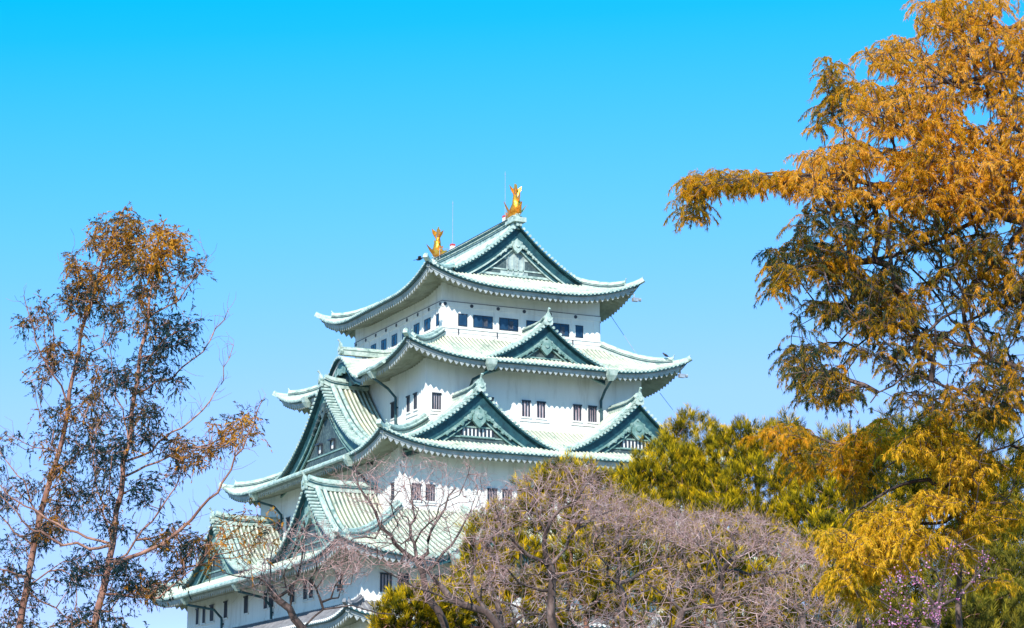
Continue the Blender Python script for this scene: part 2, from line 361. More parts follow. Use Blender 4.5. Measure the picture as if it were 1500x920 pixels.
    pts = [P(0, bk+(df-.15-bk)*i/10, zp-.05+.30*(i/10)**6) for i in range(11)]
    rm.sweep(pts, [(a*kk, b*kk) for a, b in RIDGE], 'mint'); rm.sweep(pts, [(a*kk, b*kk) for a, b in ((-.28, .12), (-.28, .19), (.28, .19), (.28, .12))], 'teal'); rm.build('gable_ridge', go)
    om = MB(); ornament(om, P(0, df-.02, zp+.12), nrm, orn, 'mint'); om.build('ridge_end_tile', go)
    return go
def kara_fittings(r, side, sc, hw, ro, ridge_from, zr):
    bb = MB(); ts = np.linspace(-hw*1.2, hw*1.2, 49); rows_ = []; rows2 = []
    for t in ts:
        s = sc+t; wdt = .34+.26*max(0, 1-abs(t)/hw)
        rows_.append([r.p(side, s, 1, -.13, .55), r.p(side, s, 1, -.13, .28), r.p(side, s, 1, -.13-wdt, .28), r.p(side, s, 1, -.13-wdt, .55)])
        rows2.append([r.p(side, s, 1, -.11-wdt*.95, .22), r.p(side, s, 1, -.16-wdt*1.12, .22), r.p(side, s, 1, -.16-wdt*1.12, .5)])
    bb.grid(rows_, 'teal'); bb.grid(rows2, 'teal')
    rows3 = []
    for t in np.linspace(-hw*.95, hw*.95, 25):
        zz = r.p(side, sc, 1)[2]-r.kara[0][3]-.2 if False else r.zeave-.25
        top = r.p(side, sc+t, 1, -.5, .75); b_ = top.copy(); b_[2] = min(top[2]-.02, zz); rows3.append([top, b_])
    bb.grid(rows3, 'teal')
    c = r.p(side, sc, 1, -.95, .2); n = w3(side, 0, 1, 0); tt = w3(side, 1, 0, 0)
    for a, b in ((0, 0), (-.45, .1), (.45, .1), (-.85, 0), (.85, 0)):
        bb.prism([c+tt*(a+.26*math.cos(w))+np.array([0, 0, b-.1+.26*math.sin(w)]) for w in np.linspace(0, 2*math.pi, 9)[:-1]], -n*.14, 'trim')
    bb.build('arched_bargeboard', ro)
    rm = MB(); si, di, so_, do = r.dims(side)
    pts = [w3(side, sc, di-.2+(do-.25-di+.2)*q/8, r.p(side, sc, max(0, ((di-.2+(do-.25-di+.2)*q/8)-di)/(do-di)))[2]+.05) for q in range(9)]
    pts = [np.array([p[0], p[1], max(p[2], zr)]) for p in pts]
    rm.sweep(pts, RIDGE, 'mint'); ornament(rm, pts[-1]+n*.05+np.array([0, 0, .15]), n, .75, 'mint'); rm.build('arch_ridge', ro)
# --- walls
def storey(n, z0, z1, name='storey_wall'):
    a, b = DIM[n]; mb = MB()
    vs = [(-a, -b), (a, -b), (a, b), (-a, b)]
    mb.add([(x, y, z0) for x, y in vs]+[(x, y, z1) for x, y in vs], [(0, 1, 5, 4), (1, 2, 6, 5), (2, 3, 7, 6), (3, 0, 4, 7)], 'plaster')
    return mb, a, b
def belt(mb, a, b, z0, z1, out, mat='plaster'):
    for side, h, d in (('S', a, b), ('N', a, b), ('W', b, a), ('E', b, a)):
        e = out if side in 'SN' else -.002
        mb.box(w3(side, -h-e, d-.05, z0), w3(side, 2*h+2*e, 0, 0), w3(side, 0, out+.05, 0), (0, 0, z1-z0), mat)
mb, a5, b5 = storey(5, 33.7, 37.9); belt(mb, a5, b5, 36.02, 36.38, .05); belt(mb, a5, b5, 36.38, 36.42, .065, 'bar')  # dark strip on the belt stands in for its thin shadow line
belt(mb, a5, b5, 33.85, 34.14, .16); belt(mb, a5, b5, 34.14, 34.18, .10, 'bar'); belt(mb, a5, b5, 34.18, 34.46, .13); belt(mb, a5, b5, 34.46, 34.52, .19); 
for side, h, d in (('S', a5, b5), ('W', b5, a5), ('N', a5, b5), ('E', b5, a5)):
    for s in np.arange(-h+.2, h, 2.06 if side in 'SN' else 2.0):
        mb.prism([w3(side, s+.13*math.cos(w), d+.09, 36.2+.13*math.sin(w)) for w in np.linspace(0, 2*math.pi, 11)[:-1]], w3(side, 0, -.05, 0), 'bar')
    for s in np.arange(-h+1.2, h, 3.0): mb.box(w3(side, s-.03, d+.12, 34.0), w3(side, .06, 0, 0), w3(side, 0, .08, 0), (0, 0, .46), 'bar')
    # pillars between the windows
    lo = [-5.9, -4.08, -2.08, 0, 2.08, 4.08, 5.9] if side in 'SN' else [-8.1, -6.85, -4.7, -2.65, -.6, 1.45, 3.5, 5.5, 7.2, 8.1]
    for s in lo: mb.box(w3(side, s-.17, d-.02, 34.5), w3(side, .34, 0, 0), w3(side, 0, .05, 0), (0, 0, 1.52), 'plaster')
mb.build('storey_wall', KEEP)
mb, a4, b4 = storey(4, 27.1, 31.75); 
for s0, s1 in ((-8.1, -7.1), (-4.1, -3.0), (-1.3, 1.0), (2.7, 5.0)): mb.box(w3('S', s0, b4-.02, 27.86), (s1-s0, 0, 0), (0, -.09, 0), (0, 0, .09), 'plaster')
mb.box(w3('W', -9.2, a4-.02, 28.0), (0, 2.1, 0), (-.09, 0, 0), (0, 0, .09), 'plaster'); belt(mb, a4, b4, 27.2, 27.45, .08)
mb.build('storey_wall', KEEP)
mb, a3, b3 = storey(3, 20.5, 25.1); belt(mb, a3, b3, 20.7, 20.95, .08)
for s0, s1 in ((-11., -9.), (-5.4, -3.2), (3.2, 5.4)): mb.box(w3('S', s0, b3-.02, 21.1), (s1-s0, 0, 0), (0, -.09, 0), (0, 0, .09), 'plaster')
mb.build('storey_wall', KEEP)
mb, a2, b2 = storey(2, 14.0, 17.45); belt(mb, a2, b2, 14.25, 14.5, .08)
for s0, s1 in ((-11.3, -8.9), (-6, -3.6), (3.6, 6)): mb.box(w3('S', s0, b2-.02, 14.58), (s1-s0, 0, 0), (0, -.10, 0), (0, 0, .10), 'plaster')
for s0, s1 in ((-9.7, -7.5), (11.1, 14.5)): mb.box(w3('W', s0, a2-.02, 14.95), (0, s1-s0, 0), (-.10, 0, 0), (0, 0, .10), 'plaster')
mb.build('storey_wall', KEEP)
mb, a1, b1 = storey(1, 9.0, 13.9); mb.build('storey_wall', KEEP)
# stone rampart under the keep
sb = MB(); rows_ = []
for i in range(9):
    f = i/8; z = -.3+9.3*f; e = 4.2*(1-f)**1.7; A, B = 15.9+e, 18.02+e
    rows_.append([(-A, -B, z), (A, -B, z), (A, B, z), (-A, B, z)])
sb.grid(rows_, 'stone', True); sb.build('stone_base', KEEP)
# --- windows
def window(side, d, s0, s1, z0, z1, kind):
    mb = MB(); w = s1-s0; t = lambda x: w3(side, x, 0, 0); n = w3(side, 0, 1, 0)
    if kind == 'sash':
        f = .06
        for q in ((s0, z0, w, f), (s0, z1-f, w, f)): mb.box(w3(side, q[0], d-.03, q[1]), t(q[2]), n*.06, (0, 0, q[3]), 'frame')
        ms = [s0, s1-f]+([(s0+s1)/2-f/2] if w > .8 else [])
        for x in ms: mb.box(w3(side, x, d-.03, z0+f), t(f), n*.055, (0, 0, z1-z0-2*f), 'frame')
        o = mb.build('window', KEEP); g_ = MB(); g_.box(w3(side, s0+f, d-.02, z0+f), t(w-2*f), n*.035, (0, 0, z1-z0-2*f), 'glass'); g_.build('pane', o)
        if w > .8:
            c = MB(); c.box(w3(side, (s0+s1)/2+.08, d+.0, z0+.14), t(w*.18), n*.018, (0, 0, (z1-z0)*.62), 'bar'); c.build('blind', o)
    else:
        f = .07
        mb.box(w3(side, s0, d-.02, z0), t(w), n*.025, (0, 0, z1-z0), 'recess')
        for x in (s0-f, s1): mb.box(w3(side, x, d-.02, z0-f), t(f), n*.08, (0, 0, z1-z0+2*f), 'plaster')
        mb.box(w3(side, s0, d-.02, z1), t(w), n*.15, (0, 0, .10), 'frame'); mb.box(w3(side, s0-f, d-.02, z0-.12), t(w+2*f), n*.10, (0, 0, .10), 'plaster')
        o = mb.build('window', KEEP); b_ = MB(); nb = max(2, int(w/.175))
        for q in range(nb):
            x = s0+(q+.5)*w/nb-.045; b_.box(w3(side, x, d-.01, z0+.0), t(.088), n*.08, (0, 0, z1-z0), 'frame' if q % 2 == 0 else 'bar')
        b_.build('window_bar', o)
for s0, s1 in ((-5.02, -4.3), (-3.85, -2.33), (-1.82, -.32), (.32, 1.82), (2.33, 3.75), (4.2, 4.88)): window('S', b5, s0, s1, 34.7, 35.6, 'sash')
for s0, s1 in ((-7.75, -7.27), (-6.25, -5.15), (-4.25, -3.25), (-2.15, -1.1), (-.1, .9), (1.95, 2.95), (4.0, 5.0), (5.95, 6.8)): window('W', a5, s0, s1, 34.75, 35.6, 'sash')
for s0, s1 in ((-7.96, -7.26), (-4.0, -3.3), (-1.13, -.45), (.03, .72), (2.87, 3.56), (4.06, 4.76)): window('S', b4, s0, s1, 28.2, 29.25, 'bar')
for s0, s1 in ((-9.12, -8.5), (-7.85, -7.25), (-5.15, -4.4)): window('W', a4, s0, s1, 28.42, 29.45, 'bar')
for s0, s1 in ((-10.8, -10.1), (-9.8, -9.1), (-5.3, -4.55), (-4.2, -3.44), (3.4, 4.2), (4.6, 5.3)): window('S', b3, s0, s1, 21.4, 22.4, 'bar')
for s0, s1 in ((-13.1, -12.5), (-6.5, -5.8), (6.95, 7.75), (9.0, 9.7)): window('W', a3, s0, s1, 21.45, 22.5, 'bar')
for s0, s1 in ((-14.7, -13.85), (-13.5, -12.7), (-11.05, -10.25), (-9.95, -9.15), (-5.8, -5.0), (-4.7, -3.9), (3.9, 4.7), (5, 5.8)): window('S', b2, s0, s1, 14.85, 15.95, 'bar')
for s0, s1 in ((-14.9, -13.9), (-9.5, -8.75), (-8.4, -7.65), (-6.0, -5.0), (-1.8, -.8), (-.5, .3), (3.6, 4.5), (8.2, 9.0), (11.4, 12.3), (13.4, 14.1), (15.0, 15.7)): window('W', a2, s0, s1, 15.15, 16.25, 'bar')
# --- roofs
r5 = Roof(4.75, 6.85, 8.4, 10.5, 39.0, 37.3, 1.35, 6.5, .12); r5.over = 2.2
o5 = make_roof(r5, 'tiled_roof', rows=7); hips(r5, o5, .78)
r4 = Roof(6.25, 8.27, 10.85, 12.87, 34.0, 31.5, 1.15, 6.0, .30, [('W', 0, 3.3, 1.9), ('E', 0, 3.3, 1.9)]); r4.over = 2.4
o4 = make_roof(r4, 'tiled_roof'); hips(r4, o4, .84); kara_fittings(r4, 'W', 0, 3.3, o4, 6.36, 33.72)
r3 = Roof(8.4, 10.48, 13.98, 16.06, 27.3, 24.65, 1.1, 6.0, .30); r3.over = 2.3
o3 = make_roof(r3, 'tiled_roof'); hips(r3, o3, .86)
r2 = Roof(11.66, 13.78, 18.6, 20.72, 20.8, 16.9, 1.1, 6.5, .30, [('S', -7, 5.3, 1.9), ('S', 7, 5.3, 1.9)]); r2.over = 2.6
o2 = make_roof(r2, 'tiled_roof'); hips(r2, o2, .88); kara_fittings(r2, 'S', -7, 5.3, o2, 13.8, 19.2); kara_fittings(r2, 'S', 7, 5.3, o2, 13.8, 19.2)
r1 = Roof(15.9, 18.02, 17.6, 19.72, 14.25, 13.1, .7, 4.0, .2); r1.over = 1.6
o1 = make_roof(r1, 'tiled_roof', 'grey_tile', 'plaster', 'fascia', rib=.36, ribh=.13, rows=5, label='low grey clay tile roof with white mortar ends'); hips(r1, o1, .8, 'grey_tile', .7)
# --- gables
make_gable('S', 0, 7.75, 4.95, 39.0, 42.75, 0., 'roof_gable', c=.35, wall='pale', trim='mint', pend='mint', lattice='panels', bigpend=.8, flank=1.02, orn=.55, label='top front gable clad in pale panelled copper')
make_gable('N', 0, 7.75, 4.95, 39.0, 42.75, 0., 'roof_gable', c=.35, wall='pale', trim='mint', pend='mint', lattice='panels', bigpend=.8, flank=1.02, orn=.55)
make_gable('S', .1, 12.25, 4.55, 31.75, 34.55, 8.5)
make_gable('S', -6.2, 14.75, 5.3, 25.3, 28.95, 10.6, lattice='grille')
make_gable('S', 5.9, 14.75, 5.3, 25.3, 28.95, 10.6, lattice='grille')
make_gable('W', 0, 12.15, 8.95, 25.5, 31.25, 8.5, c=.68, lattice='loophole', bigpend=.8, pend='dark', label='tallest side gable with two white loopholes')
make_gable('W', -9.7, 16.8, 6.2, 18.1, 22.35, 11.68, c=.66, lattice='loophole', bigpend=.8)
make_gable('W', 9.9, 16.8, 6.2, 18.1, 22.25, 11.68, c=.66, lattice='loophole', bigpend=.8)
# main ridge
rm = MB(); KP = [(-.34, -.3), (-.34, .30), (-.42, .31), (-.42, .38), (-.30, .4), (-.30, .62), (-.38, .63), (-.38, .70), (-.2, .72), (-.15, .84), (0, .9), (.15, .84), (.2, .72), (.38, .70), (.38, .63), (.30, .62), (.30, .4), (.42, .38), (.42, .31), (.34, .3), (.34, -.3)]
rm.sweep([(0, y, 42.62+.16*(abs(y)/7.7)**3) for y in np.linspace(-7.55, 7.55, 23)], KP, 'mint')
for z_ in (.12, .47): rm.sweep([(0, y, 42.62+.16*(abs(y)/7.7)**3) for y in np.linspace(-7.5, 7.5, 23)], [(-.37, z_), (-.37, z_+.06), (.37, z_+.06), (.37, z_)], 'teal')
rm.tube([(.55, -6.9+i*.05, 43.2+.0*i) for i in (0, 120, 276)], .04, 'bar', 6); rm.tube([(-.55, -6.9+i*.05, 43.25) for i in (0, 120, 276)], .035, 'bar', 6)
rm.build('main_ridge', KEEP)
# --- golden fish on the ridge ends
def fish(y0, sg, zb):
    o = MB(); P = lambda u, x, z: np.array([x, y0-sg*u*1.0, zb+z])   # u > 0 points to the middle of the ridge
    path = [(1.02, .28), (.80, .36), (.42, .46), (.05, .62), (-.12, .95), (-.10, 1.28), (.04, 1.6), (.12, 1.85)]
    rr = [.16, .32, .44, .47, .40, .31, .22, .14]
    o.tube([P(u, 0, z) for u, z in path], rr, 'gold', 12)
    root = o.build('golden_roof_fish', KEEP, True)
    f = MB()
    def fin(pts, th=.07): f.prism([P(u, -th/2, z) for u, z in pts], (th, 0, 0), 'gold')
    fin([(.12, 1.7), (-.10, 1.95), (-.18, 2.3), (-.10, 2.62), (.02, 2.4), (.12, 2.72), (.22, 2.35), (.42, 2.45), (.40, 2.1), (.26, 1.85)], .1)
    fin([(-.35, .62), (-.62, .72), (-.98, 1.12), (-.80, .62), (-.5, .3)], .12)
    fin([(-.38, 1.15), (-.62, 1.35), (-.70, 1.85), (-.52, 1.62), (-.3, 1.5)], .08)
    for i in range(5):
        u, z = path[2+i]; fin([(u+.30, z+.25), (u+.62-.05*i, z+.50), (u+.34, z+.55)], .06)
    for sx in (-1, 1):
        f.prism([P(.45, sx*.36, .5), P(.2, sx*.72, .95), P(.0, sx*.95, 1.25), P(-.05, sx*.62, .75), P(.1, sx*.38, .35)], (0, .07, 0), 'gold')
        f.prism([P(-.05, sx*.12, 1.75), P(-.05, sx*.42, 2.2), P(0, sx*.5, 2.55), P(.1, sx*.15, 2.3)], (0, .06, 0), 'gold')
    f.build('fish_fin', root)
    h = MB(); h.prism([P(1.2, -.2, .1), P(1.3, -.2, .36), P(1.12, -.2, .58), P(.8, -.2, .7), P(.8, -.2, .1)], (.4, 0, 0), 'gold')
    for sx in (-1, 1): h.tube([P(.95, sx*.2, .58), P(.95, sx*.33, .62)], [.09, .06], 'gold', 8)
    h.build('fish_head', root)
    b = MB(); b.box((-.5, y0-.75, zb-.32), (1., 0, 0), (0, 1.5, 0), (0, 0, .34), 'mint'); b.build('fish_plinth', root)
fish(-7.2, -1, 43.25); fish(6.9, 1, 43.25)
for y, h in ((-5.41, 47.1), (4.05, 47.2)):
    l = MB(); l.tube([(0, y, 43.4), (0, y, h)], [.028, .018], 'steel', 6); l.tube([(0, y, h-.05), (0, y, h+.22)], [.04, .01], 'steel', 6)
    o = l.build('lightning_rod', KEEP); l = MB(); l.box((-.16, y-.16, 43.25), (.32, 0, 0), (0, .32, 0), (0, 0, .55), 'plaster'); l.box((-.165, y-.165, 43.8), (.33, 0, 0), (0, .33, 0), (0, 0, .16), 'red'); l.build('rod_mount', o)
for y in (-6.3, 5.6):
    l = MB(); l.tube([(-.4, y, 43.1), (-.4, y, 43.95), (.4, y, 43.95), (.4, y, 43.1)], .035, 'steel', 6); l.build('ridge_rail', KEEP)
# guy wires and floodlights at the right-hand corners
for p, q in (((8.0, -6.7, 36.95), (9.0, -9.6, 33.0)), ((10.4, -9.6, 30.9), (12.6, -12.6, 26.0))):
    l = MB(); l.tube([p, q], .022, 'steel', 5); l.build('conductor_wire', KEEP)
for x, y, z in ((8.0, -10.1, 37.35), (10.45, -12.4, 31.55)):
    l = MB(); l.box((x-.05, y-.2, z), (.42, 0, 0), (0, .3, 0), (0, 0, .26), 'steel'); l.tube([(x-.4, y, z+.6), (x+.1, y, z+.55), (x+.1, y, z+.3)], .04, 'steel', 6)
    l.tube([(x+.45, y-.03, z+.16), (x+.62, y-.03, z+.16)], [.13, .15], 'steel', 8); l.build('floodlight', KEEP)
for r_, s0, s1, ro_ in ((r4, -9.2, -4.6, o4), (r3, -10.2, 9.0, o3), (r2, -12.5, 12.0, o2)):
    l = MB(); l.tube([r_.p('W', q, 1.0, -.14, -.14) for q in np.linspace(s0, s1, 24)], .15, 'mint', 8); l.build('eave_gutter', ro_)
# rain hoppers and downpipes: side, position, wall distance, eave z
for side, s, sp, dw, de, ze, zb in (('S', -4.6, -5.2, b4, 13.0, 31.5, 27.4), ('S', 4.7, 5.05, b4, 13.0, 31.5, 27.4), ('W', -6.6, -5.5, a4, 10.9, 31.5, 27.4), ('W', 6.4, 5.5, a4, 10.9, 31.5, 29.5),
        ('W', -10.2, -9.0, a3, 13.98, 24.65, 21.), ('W', 9.0, 8.6, a3, 13.98, 24.65, 21.), ('W', 10.5, 9.2, a2, 18.6, 16.9, 14.3), ('W', -1.2, -1.6, a2, 18.6, 16.9, 14.3), ('S', -10.6, -10.0, b2, 20.7, 17.2, 14.3)):
    l = MB()
    l.tube([w3(side, s, de-.25, ze-.75), w3(side, sp, dw+.75, ze-1.15), w3(side, sp, dw+.16, ze-1.75), w3(side, sp, dw+.13, zb)], .095, 'teal', 8)
    for z in np.arange(zb+.4, ze-1.9, 1.2): l.box(w3(side, sp-.14, dw-.01, z), w3(side, .28, 0, 0), w3(side, 0, .16, 0), (0, 0, .07), 'teal')
    o = l.build('downpipe', KEEP); h = MB()
    t = lambda a, b, z: w3(side, s+a, de+b, ze+z)
    h.grid([[t(-.38, -.30, .02), t(.38, -.30, .02), t(.38, .22, .02), t(-.38, .22, .02)], [t(-.32, -.32, -.35), t(.32, -.32, -.35), t(.32, .15, -.35), t(-.32, .15, -.35)], [t(-.12, -.35, -.75), t(.12, -.35, -.75), t(.12, -.1, -.75), t(-.12, -.1, -.75)]], 'mint', True)
    h.add([t(-.38, -.30, .0), t(.38, -.30, .0), t(.38, .22, .0), t(-.38, .22, .0)], [(0, 1, 2, 3)], 'mint'); h.build('rain_hopper', o)
# ------------------------------------------------------------------ vegetation helpers
def at(px, py, D):                               # world point seen at a photo pixel, D metres away along the view
    px, py, D = np.broadcast_arrays(np.asarray(px, float), np.asarray(py, float), np.asarray(D, float))
    d = FW+RT*((px-750)/FPX)[..., None]-UP*((py-460)/FPX)[..., None]
    return CAM+d*(D/(d@FH))[..., None]
def poly_pts(rg, poly, n, D, dd, clump=0., cs=26.):
    ph = rg.random(6)*7
    poly = np.array(poly, float); lo, hi = poly.min(0), poly.max(0); out = np.zeros((0, 2))
    while len(out) < n:
        q = lo+rg.random((n*3, 2))*(hi-lo); ins = np.zeros(len(q), bool); j = len(poly)-1
        for i in range(len(poly)):
            a, b = poly[i], poly[j]
            c = ((a[1] > q[:, 1]) != (b[1] > q[:, 1])) & (q[:, 0] < (b[0]-a[0])*(q[:, 1]-a[1])/(b[1]-a[1]+1e-9)+a[0]); ins ^= c; j = i
        if clump:                                # keep only the clumps of a slow wavy field: gaps show the sky
            x, y = q[:, 0]/cs, q[:, 1]/cs*1.5; fl = np.sin(x+ph[0]+1.3*np.sin(y*.7+ph[1]))+np.sin(y+ph[2]+1.3*np.sin(x*.6+ph[3]))+.6*np.sin(x*2.3+ph[4])*np.sin(y*2.1+ph[5]); ins &= fl > clump
        out = np.vstack([out, q[ins]])
    out = out[:n]; return at(out[:, 0], out[:, 1], D+rg.normal(0, dd, n).clip(-2*dd, 2*dd))
def raw_mesh(name, V, F, mat, parent, tint=None, smooth=False):   # F: (n, k) array of equal-sized faces
    V = np.asarray(V, np.float32); F = np.asarray(F, np.int32); k = F.shape[1]
    me = bpy.data.meshes.new(name); me.vertices.add(len(V)); me.vertices.foreach_set('co', V.ravel())
    me.loops.add(F.size); me.loops.foreach_set('vertex_index', F.ravel())
    me.polygons.add(len(F)); me.polygons.foreach_set('loop_start', np.arange(len(F), dtype=np.int32)*k)
    me.materials.append(M[mat])
    if smooth: me.polygons.foreach_set('use_smooth', np.ones(len(F), bool))
    if tint is not None:
        a = me.attributes.new('tint', 'FLOAT', 'POINT'); a.data.foreach_set('value', np.asarray(tint, np.float32))
    me.update(calc_edges=True); me.validate()
    return link(name, me, parent)
def unit(a): return a/np.maximum(np.linalg.norm(a, axis=-1, keepdims=True), 1e-9)
def prisms(P0, P1, r0, r1, n=3):
    d = unit(P1-P0); ref = np.where(np.abs(d[:, 2:3]) > .9, np.array([[1., 0, 0]]), np.array([[0, 0, 1.]])); a = unit(np.cross(d, ref)); b = np.cross(d, a)
    th = np.arange(n)*2*math.pi/n; c = np.cos(th)[None, :, None]; s_ = np.sin(th)[None, :, None]
    ring = a[:, None]*c+b[:, None]*s_
    V = np.concatenate([P0[:, None]+ring*r0[:, None, None], P1[:, None]+ring*r1[:, None, None]], 1).reshape(-1, 3)
    k = np.arange(len(P0))[:, None]*2*n; F = np.concatenate([np.concatenate([k+i, k+(i+1) % n, k+n+(i+1) % n, k+n+i], 1) for i in range(n)], 0)
    return V, F
def leaves(rg, P, D, L, Wd, bend=0.):            # rhombic leaf blades starting at P along D
    D = unit(D); s_ = unit(np.cross(D, unit(rg.normal(size=P.shape)))); m = P+D*(L*.45)[:, None]; tip = P+D*L[:, None]; tip[:, 2] -= bend*L; w = s_*(Wd*.5)[:, None]
    V = np.stack([P, m+w, tip, m-w], 1).reshape(-1, 3); return V, np.arange(len(P)*4).reshape(-1, 4)
class Skel:
    def __init__(s, rg): s.rg = rg; s.P = []; s.par = []; s.len = []; s.seedr = []; s.limbs = []
    def limb(s, pts, r0, r1, step=.35, wob=.05):   # traced limb; starts at the nearest existing node
        pts = np.array(pts, float); seg = np.linalg.norm(np.diff(pts, axis=0), axis=1); t = np.concatenate([[0], np.cumsum(seg)]); n = max(2, int(t[-1]/step)+1)
        u = np.linspace(0, t[-1], n); q = np.stack([np.interp(u, t, pts[:, i]) for i in range(3)], 1)
        for _ in range(2): q[1:-1] = .25*q[:-2]+.5*q[1:-1]+.25*q[2:]
        q[1:-1] += s.rg.normal(0, wob, (n-2, 3))
        p = -1; L0 = 0.
        if s.P:
            A = np.array(s.P); p = int(np.argmin(((A-q[0])**2).sum(1))); L0 = s.len[p]; q[0] = A[p]
        rr = np.linspace(r0, r1, n); s.limbs.append((q, rr))
        for i in range(n):
            if i == 0 and p >= 0: prev = p; continue
            s.P.append(q[i]); s.par.append(p if i == 0 else prev); s.len.append(L0+u[i]); s.seedr.append(rr[i]); prev = len(s.P)-1
    def grow(s, A, w=.35, step=.22, jit=.05, sag=0., maxd=9e9):
        n0 = len(s.P); cap = n0+len(A)*6; P = np.zeros((cap, 3)); P[:n0] = s.P; ln = np.zeros(cap); ln[:n0] = s.len; n = n0
        d0 = np.array([np.sqrt(((P[:n0]-a)**2).sum(1).min()) for a in A])
        for k in np.argsort(d0+s.rg.random(len(A))*.4):
            a = A[k]; d = np.sqrt(((P[:n]-a)**2).sum(1)); i = int(np.argmin(d+w*ln[:n])); dist = d[i]
            if dist < 1e-3 or dist > maxd: continue
            m = max(1, min(5, int(dist/step))); prev = i; base = P[i].copy()
            for j in range(1, m+1):
                if n >= cap: break
                f = j/m; q = base+(a-base)*f
                if j < m: q = q+s.rg.normal(0, jit, 3); q[2] += sag*math.sin(f*math.pi)*dist
                P[n] = q; ln[n] = ln[i]+dist*f; s.P.append(q); s.par.append(prev); s.len.append(ln[n]); s.seedr.append(0.); prev = n; n += 1
        s.n0 = n0
    def radii(s, r0=.006, p=2.4, rmax=9e9):
        n = len(s.P); par = np.array(s.par); acc = np.zeros(n); kids = np.bincount(par[par >= 0], minlength=n); r = np.zeros(n)
        for i in range(n-1, -1, -1):
            r[i] = max(r0, acc[i]**(1/p)) if kids[i] else r0
            r[i] = min(r[i], rmax)
            if par[i] >= 0: acc[par[i]] += r[i]**p
        s.r = np.maximum(r, np.array(s.seedr)); s.tips = np.where(kids == 0)[0]; s.kids = kids
    def build_trunk(s, parent, mat, name='trunk'):
        mb = MB()
        for q, rr in s.limbs: mb.tube(q, list(rr), mat, 9)
        return mb.build(name, parent, True)
    def build_twigs(s, parent, mat, name='branches', extra=None, n=4):
        P = np.array(s.P); par = np.array(s.par); i = np.arange(s.n0, len(P)); V, F = prisms(P[par[i]], P[i], np.minimum(s.r[par[i]], s.r[i]*1.35), s.r[i], n)
        if extra is not None:
            V2, F2 = prisms(*extra, n=3); F3 = F2+len(V); V = np.vstack([V, V2]); F = np.vstack([F, F3]) if F.shape[1] == F3.shape[1] else F
        return raw_mesh(name, V, F, mat, parent)
def twiglets(rg, P, D, n, L, r, up=.25, segs=3):   # n crooked fine twigs at each point
    P0 = np.repeat(P, n, 0); D0 = unit(np.repeat(D, n, 0)*.6+rg.normal(0, .75, (len(P0), 3))+np.array([0, 0, up])); a = []; b = []; ra = []; rb = []
    Ls = L*(.5+rg.random(len(P0)))/segs; p = P0; d = D0
    for k in range(segs):
        q = p+d*Ls[:, None]; a.append(p); b.append(q); ra.append(np.full(len(p), r*(1-k/segs*.6))); rb.append(np.full(len(p), r*(1-(k+1)/segs*.6)))
        p = q; d = unit(d+rg.normal(0, .45, d.shape)+np.array([0, 0, up*.3]))
    return np.vstack(a), np.vstack(b), np.concatenate(ra), np.concatenate(rb)
def ground_under(p): return np.array([p[0], p[1], -.2])
def px_path(pts, D, dd=0.): 
    k = len(pts); return np.array([at(x, y, D+dd*i/max(1, k-1)) for i, (x, y) in enumerate(pts)])
# ------------------------------------------------------------------ bare deciduous trees
def bare_tree(seed, D, trunk, limbs, polys, natt, label, dd=1.6, r0=.0048, tw=3, tl=.38, mat='bark_pink', tr=.14, nm='bare_tree', grp='leafless trees below the keep'):
    rg = np.random.default_rng(seed); sk = Skel(rg); tp = px_path(trunk, D)
    base = ground_under(tp[0]+(tp[0]-tp[-1])*np.array([.1, .1, 0])); root = empty(nm, (base[0], base[1], 0)); tag(root, label, 'tree', grp)
    sk.limb(np.vstack([base, tp]), tr*1.25, tr*.62, wob=.06)
    for l, ra, rb, d2 in limbs: sk.limb(px_path(l, D, d2), ra, rb, wob=.05)
    A = np.vstack([poly_pts(rg, p, int(natt*f), D+o, dd) for p, f, o in polys])
    sk.grow(A, w=.28, step=.26, jit=.07); sk.radii(r0, 2.25, tr*.6)
    P = np.array(sk.P); par = np.array(sk.par)
    sel = np.concatenate([sk.tips, np.where((sk.kids == 1) & (np.arange(len(P)) >= sk.n0))[0][::2]]); sel = sel[sel >= sk.n0]
    dv = P[sel]-P[par[sel]]
    ex = twiglets(rg, P[sel], dv, tw, tl, r0*.9)
    i = np.arange(sk.n0, len(P)); thick = sk.r[i] > .0135; j = i[thick]; i = i[~thick]
    V, F = prisms(P[par[j]], P[j], np.minimum(sk.r[par[j]], sk.r[j]*1.35), sk.r[j], 5)
    tm = MB()
    for q_, rr in sk.limbs: tm.tube(q_, list(rr), 'bark_dark', 9, False)
    raw_mesh('trunk', np.vstack([np.array(tm.v), V]), np.vstack([np.array(tm.f), F+len(tm.v)]), 'bark_dark', root, smooth=True)
    V, F = prisms(P[par[i]], P[i], np.minimum(sk.r[par[i]], sk.r[i]*1.35), sk.r[i], 4)
    V2, F2 = prisms(*ex, n=3); raw_mesh('crown', np.vstack([V, V2]), np.vstack([F, F2+len(V)]), mat, root)
    return root, sk, rg
